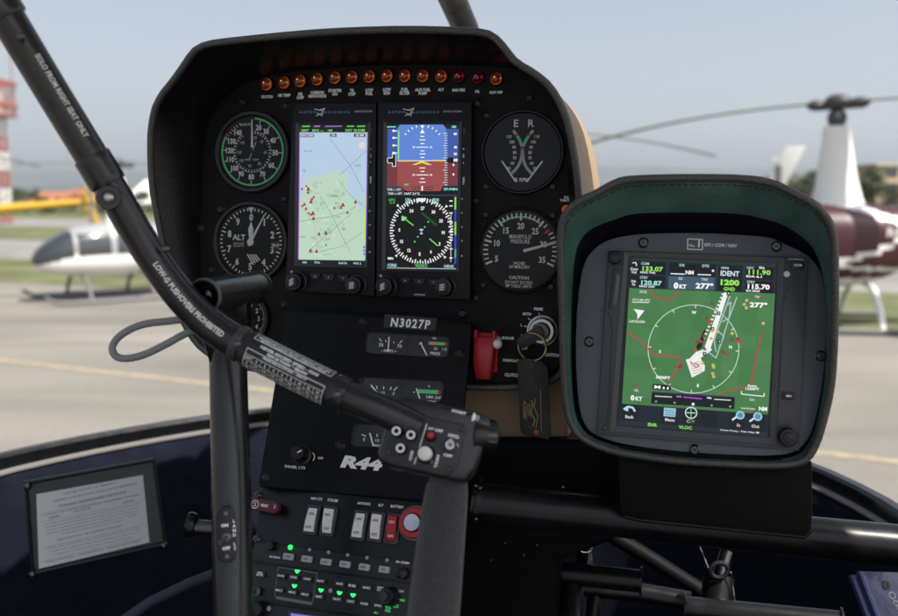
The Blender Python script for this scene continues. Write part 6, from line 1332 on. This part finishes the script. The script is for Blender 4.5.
LEAFA = [mat('leaf_olive', (.055, .065, .03), .8, var=.3, vscale=1), mat('leaf_dark', (.035, .05, .022), .8, var=.3, vscale=1), mat('leaf_dusty', (.08, .085, .05), .8, var=.3, vscale=1)]
BARK = mat('bark', (.09, .07, .05), .9)
def tree_proto(seed, H, cw2, label, cat, group, kind='round'):
    rd = random.Random(seed); th = thing('tree' if kind == 'round' else 'cypress_tree', label, cat, None, group)
    b = MB(); b.tube([(0, 0, -.1), (.1, .05, H*.3), (.05, 0, H*.55)], [H*.04, H*.028, H*.015], BARK, 8)
    cl = []
    for i in range(9 if kind == 'round' else 6):
        a = rd.uniform(0, 6.28); rr = rd.uniform(.2, .75)*cw2; z = H*rd.uniform(.42, .86)
        if kind != 'round': rr = rd.uniform(0, .3)*cw2; z = H*(.2+.7*i/6)
        c = Vector((rr*math.cos(a), rr*math.sin(a), z)); cl.append((c, cw2*rd.uniform(.42, .6)*(1 if kind == 'round' else 1.3*(1.1-z/H))))
        b.tube([(0, 0, H*.3), tuple(c*.6+Vector((0, 0, H*.15))), tuple(c)], [H*.016, H*.01, H*.004], BARK, 5)
    b.build('trunk', th)
    b = MB()
    for i in range(1500):
        c, r = rd.choice(cl); d = Vector((rd.gauss(0, 1), rd.gauss(0, 1), rd.gauss(0, 1))).normalized(); p = c+d*r*rd.uniform(.45, 1.08); p.z = max(p.z, H*.12)
        s_ = rd.uniform(.16, .34)*H/7; nrm = (d+Vector((rd.gauss(0, .6), rd.gauss(0, .6), rd.gauss(0, .6)))).normalized(); u = nrm.orthogonal().normalized(); v = nrm.cross(u)
        b.add([p-u*s_, p-v*s_*.6, p+u*s_, p+v*s_*.6], [(0, 1, 2, 3)], LEAFA[0] if rd.random() < .6 else LEAFA[1] if rd.random() < .6 else LEAFA[2])
    b.build('crown', th, flat=True); return th
def copy_tree(o, parent=None):
    c = o.copy(); COL.objects.link(c); c.parent = parent
    for ch in list(o.children): copy_tree(ch, c)
    return c
TG = 'broad trees beyond the airfield'
TL = 'bushy olive green tree in the row beyond the airfield'
protos = [tree_proto(1, 7, 3.2, TL, 'tree', TG), tree_proto(2, 6, 3.4, TL, 'tree', TG), tree_proto(3, 8, 3.0, TL, 'tree', TG)]
used = [0, 0, 0]; rd = random.Random(21)
def plant(px, d, Hpx, k=None, lab=None):
    k = rd.randrange(3) if k is None else k; H0 = (7, 6, 8)[k]; H = EYE+d*Hpx/FPX
    o = protos[k] if not used[k] else copy_tree(protos[k]); used[k] = 1
    if lab: o['label'] = lab
    else: o['label'] = TL
    o.location = (place(px, d, 0), d, 0); o.rotation_euler = (0, 0, rd.uniform(0, 6.28)); s_ = H/H0; o.scale = (s_*1.15, s_*1.15, s_)
for i in range(58):
    px = -60+i*18+rd.uniform(-6, 6); hp_ = rd.uniform(1, 9)
    if px > 770: hp_ = rd.uniform(14, 24)
    if 870 < px: continue
    plant(px, rd.uniform(95, 165), hp_)
for px, d, hp_, lab in ((790, 70, 20, 'bushy tree just left of the white mast fairing, nearest of those there'), (806, 82, 24, 'tall tree directly behind the left edge of the white mast fairing'), (858, 75, 22, 'dark tree just right of the white mast fairing'), (868, 88, 26, 'tallest dark tree between the white mast fairing and the peach block'), (850, 100, 20, 'tree half hidden behind the right edge of the white mast fairing'), (905, 95, 14, 'tree in front of the peach block at the right frame edge'), (782, 90, 16, 'small tree behind the white tail fin above the navigator'), (40, 108, 0, 'low tree above the yellow tail boom near the tower'), (15, 112, -3, 'low tree right beside the foot of the lattice tower'), (75, 106, -4, 'low tree between the houses above the white helicopter nose'), (115, 104, 2, 'tree behind the control bar coupling at left')): plant(px, d, hp_, lab=lab)
b = MB()
rd = random.Random(9)
for i in range(9000):      # scrub band at the far side of the field
    x = rd.uniform(-130, 130); y = rd.uniform(92, 104)+.0*x; z = abs(rd.gauss(0, .55)); s_ = rd.uniform(.15, .4); n_ = Vector((rd.gauss(0, 1), rd.gauss(0, 1), rd.gauss(0, 1))).normalized(); u = n_.orthogonal().normalized()*s_; v = n_.cross(u)
    p = Vector((x, y, z)); b.add([p-u, p-v, p+u, p+v], [(0, 1, 2, 3)], LEAFA[rd.randrange(3)])
o = b.build('scrub', flat=True); tag(o, 'low dusty scrub along the far edge of the airfield', 'scrub', kind='stuff')

# ================================================================ haze
b = MB(); b.box((0, 2900, 249), (14000, 6600, 502), HILL); hz = b.build('haze', flat=True); tag(hz, kind='stuff')
m = bpy.data.materials.new('haze'); m.use_nodes = True; n = m.node_tree; n.nodes.clear()
o_ = n.nodes.new('ShaderNodeOutputMaterial'); pv = n.nodes.new('ShaderNodeVolumePrincipled')
pv.inputs['Color'].default_value = (.78, .86, 1.0, 1); pv.inputs['Density'].default_value = .00013; pv.inputs['Anisotropy'].default_value = .2
n.links.new(pv.outputs[0], o_.inputs['Volume']); hz.data.materials.clear(); hz.data.materials.append(m)
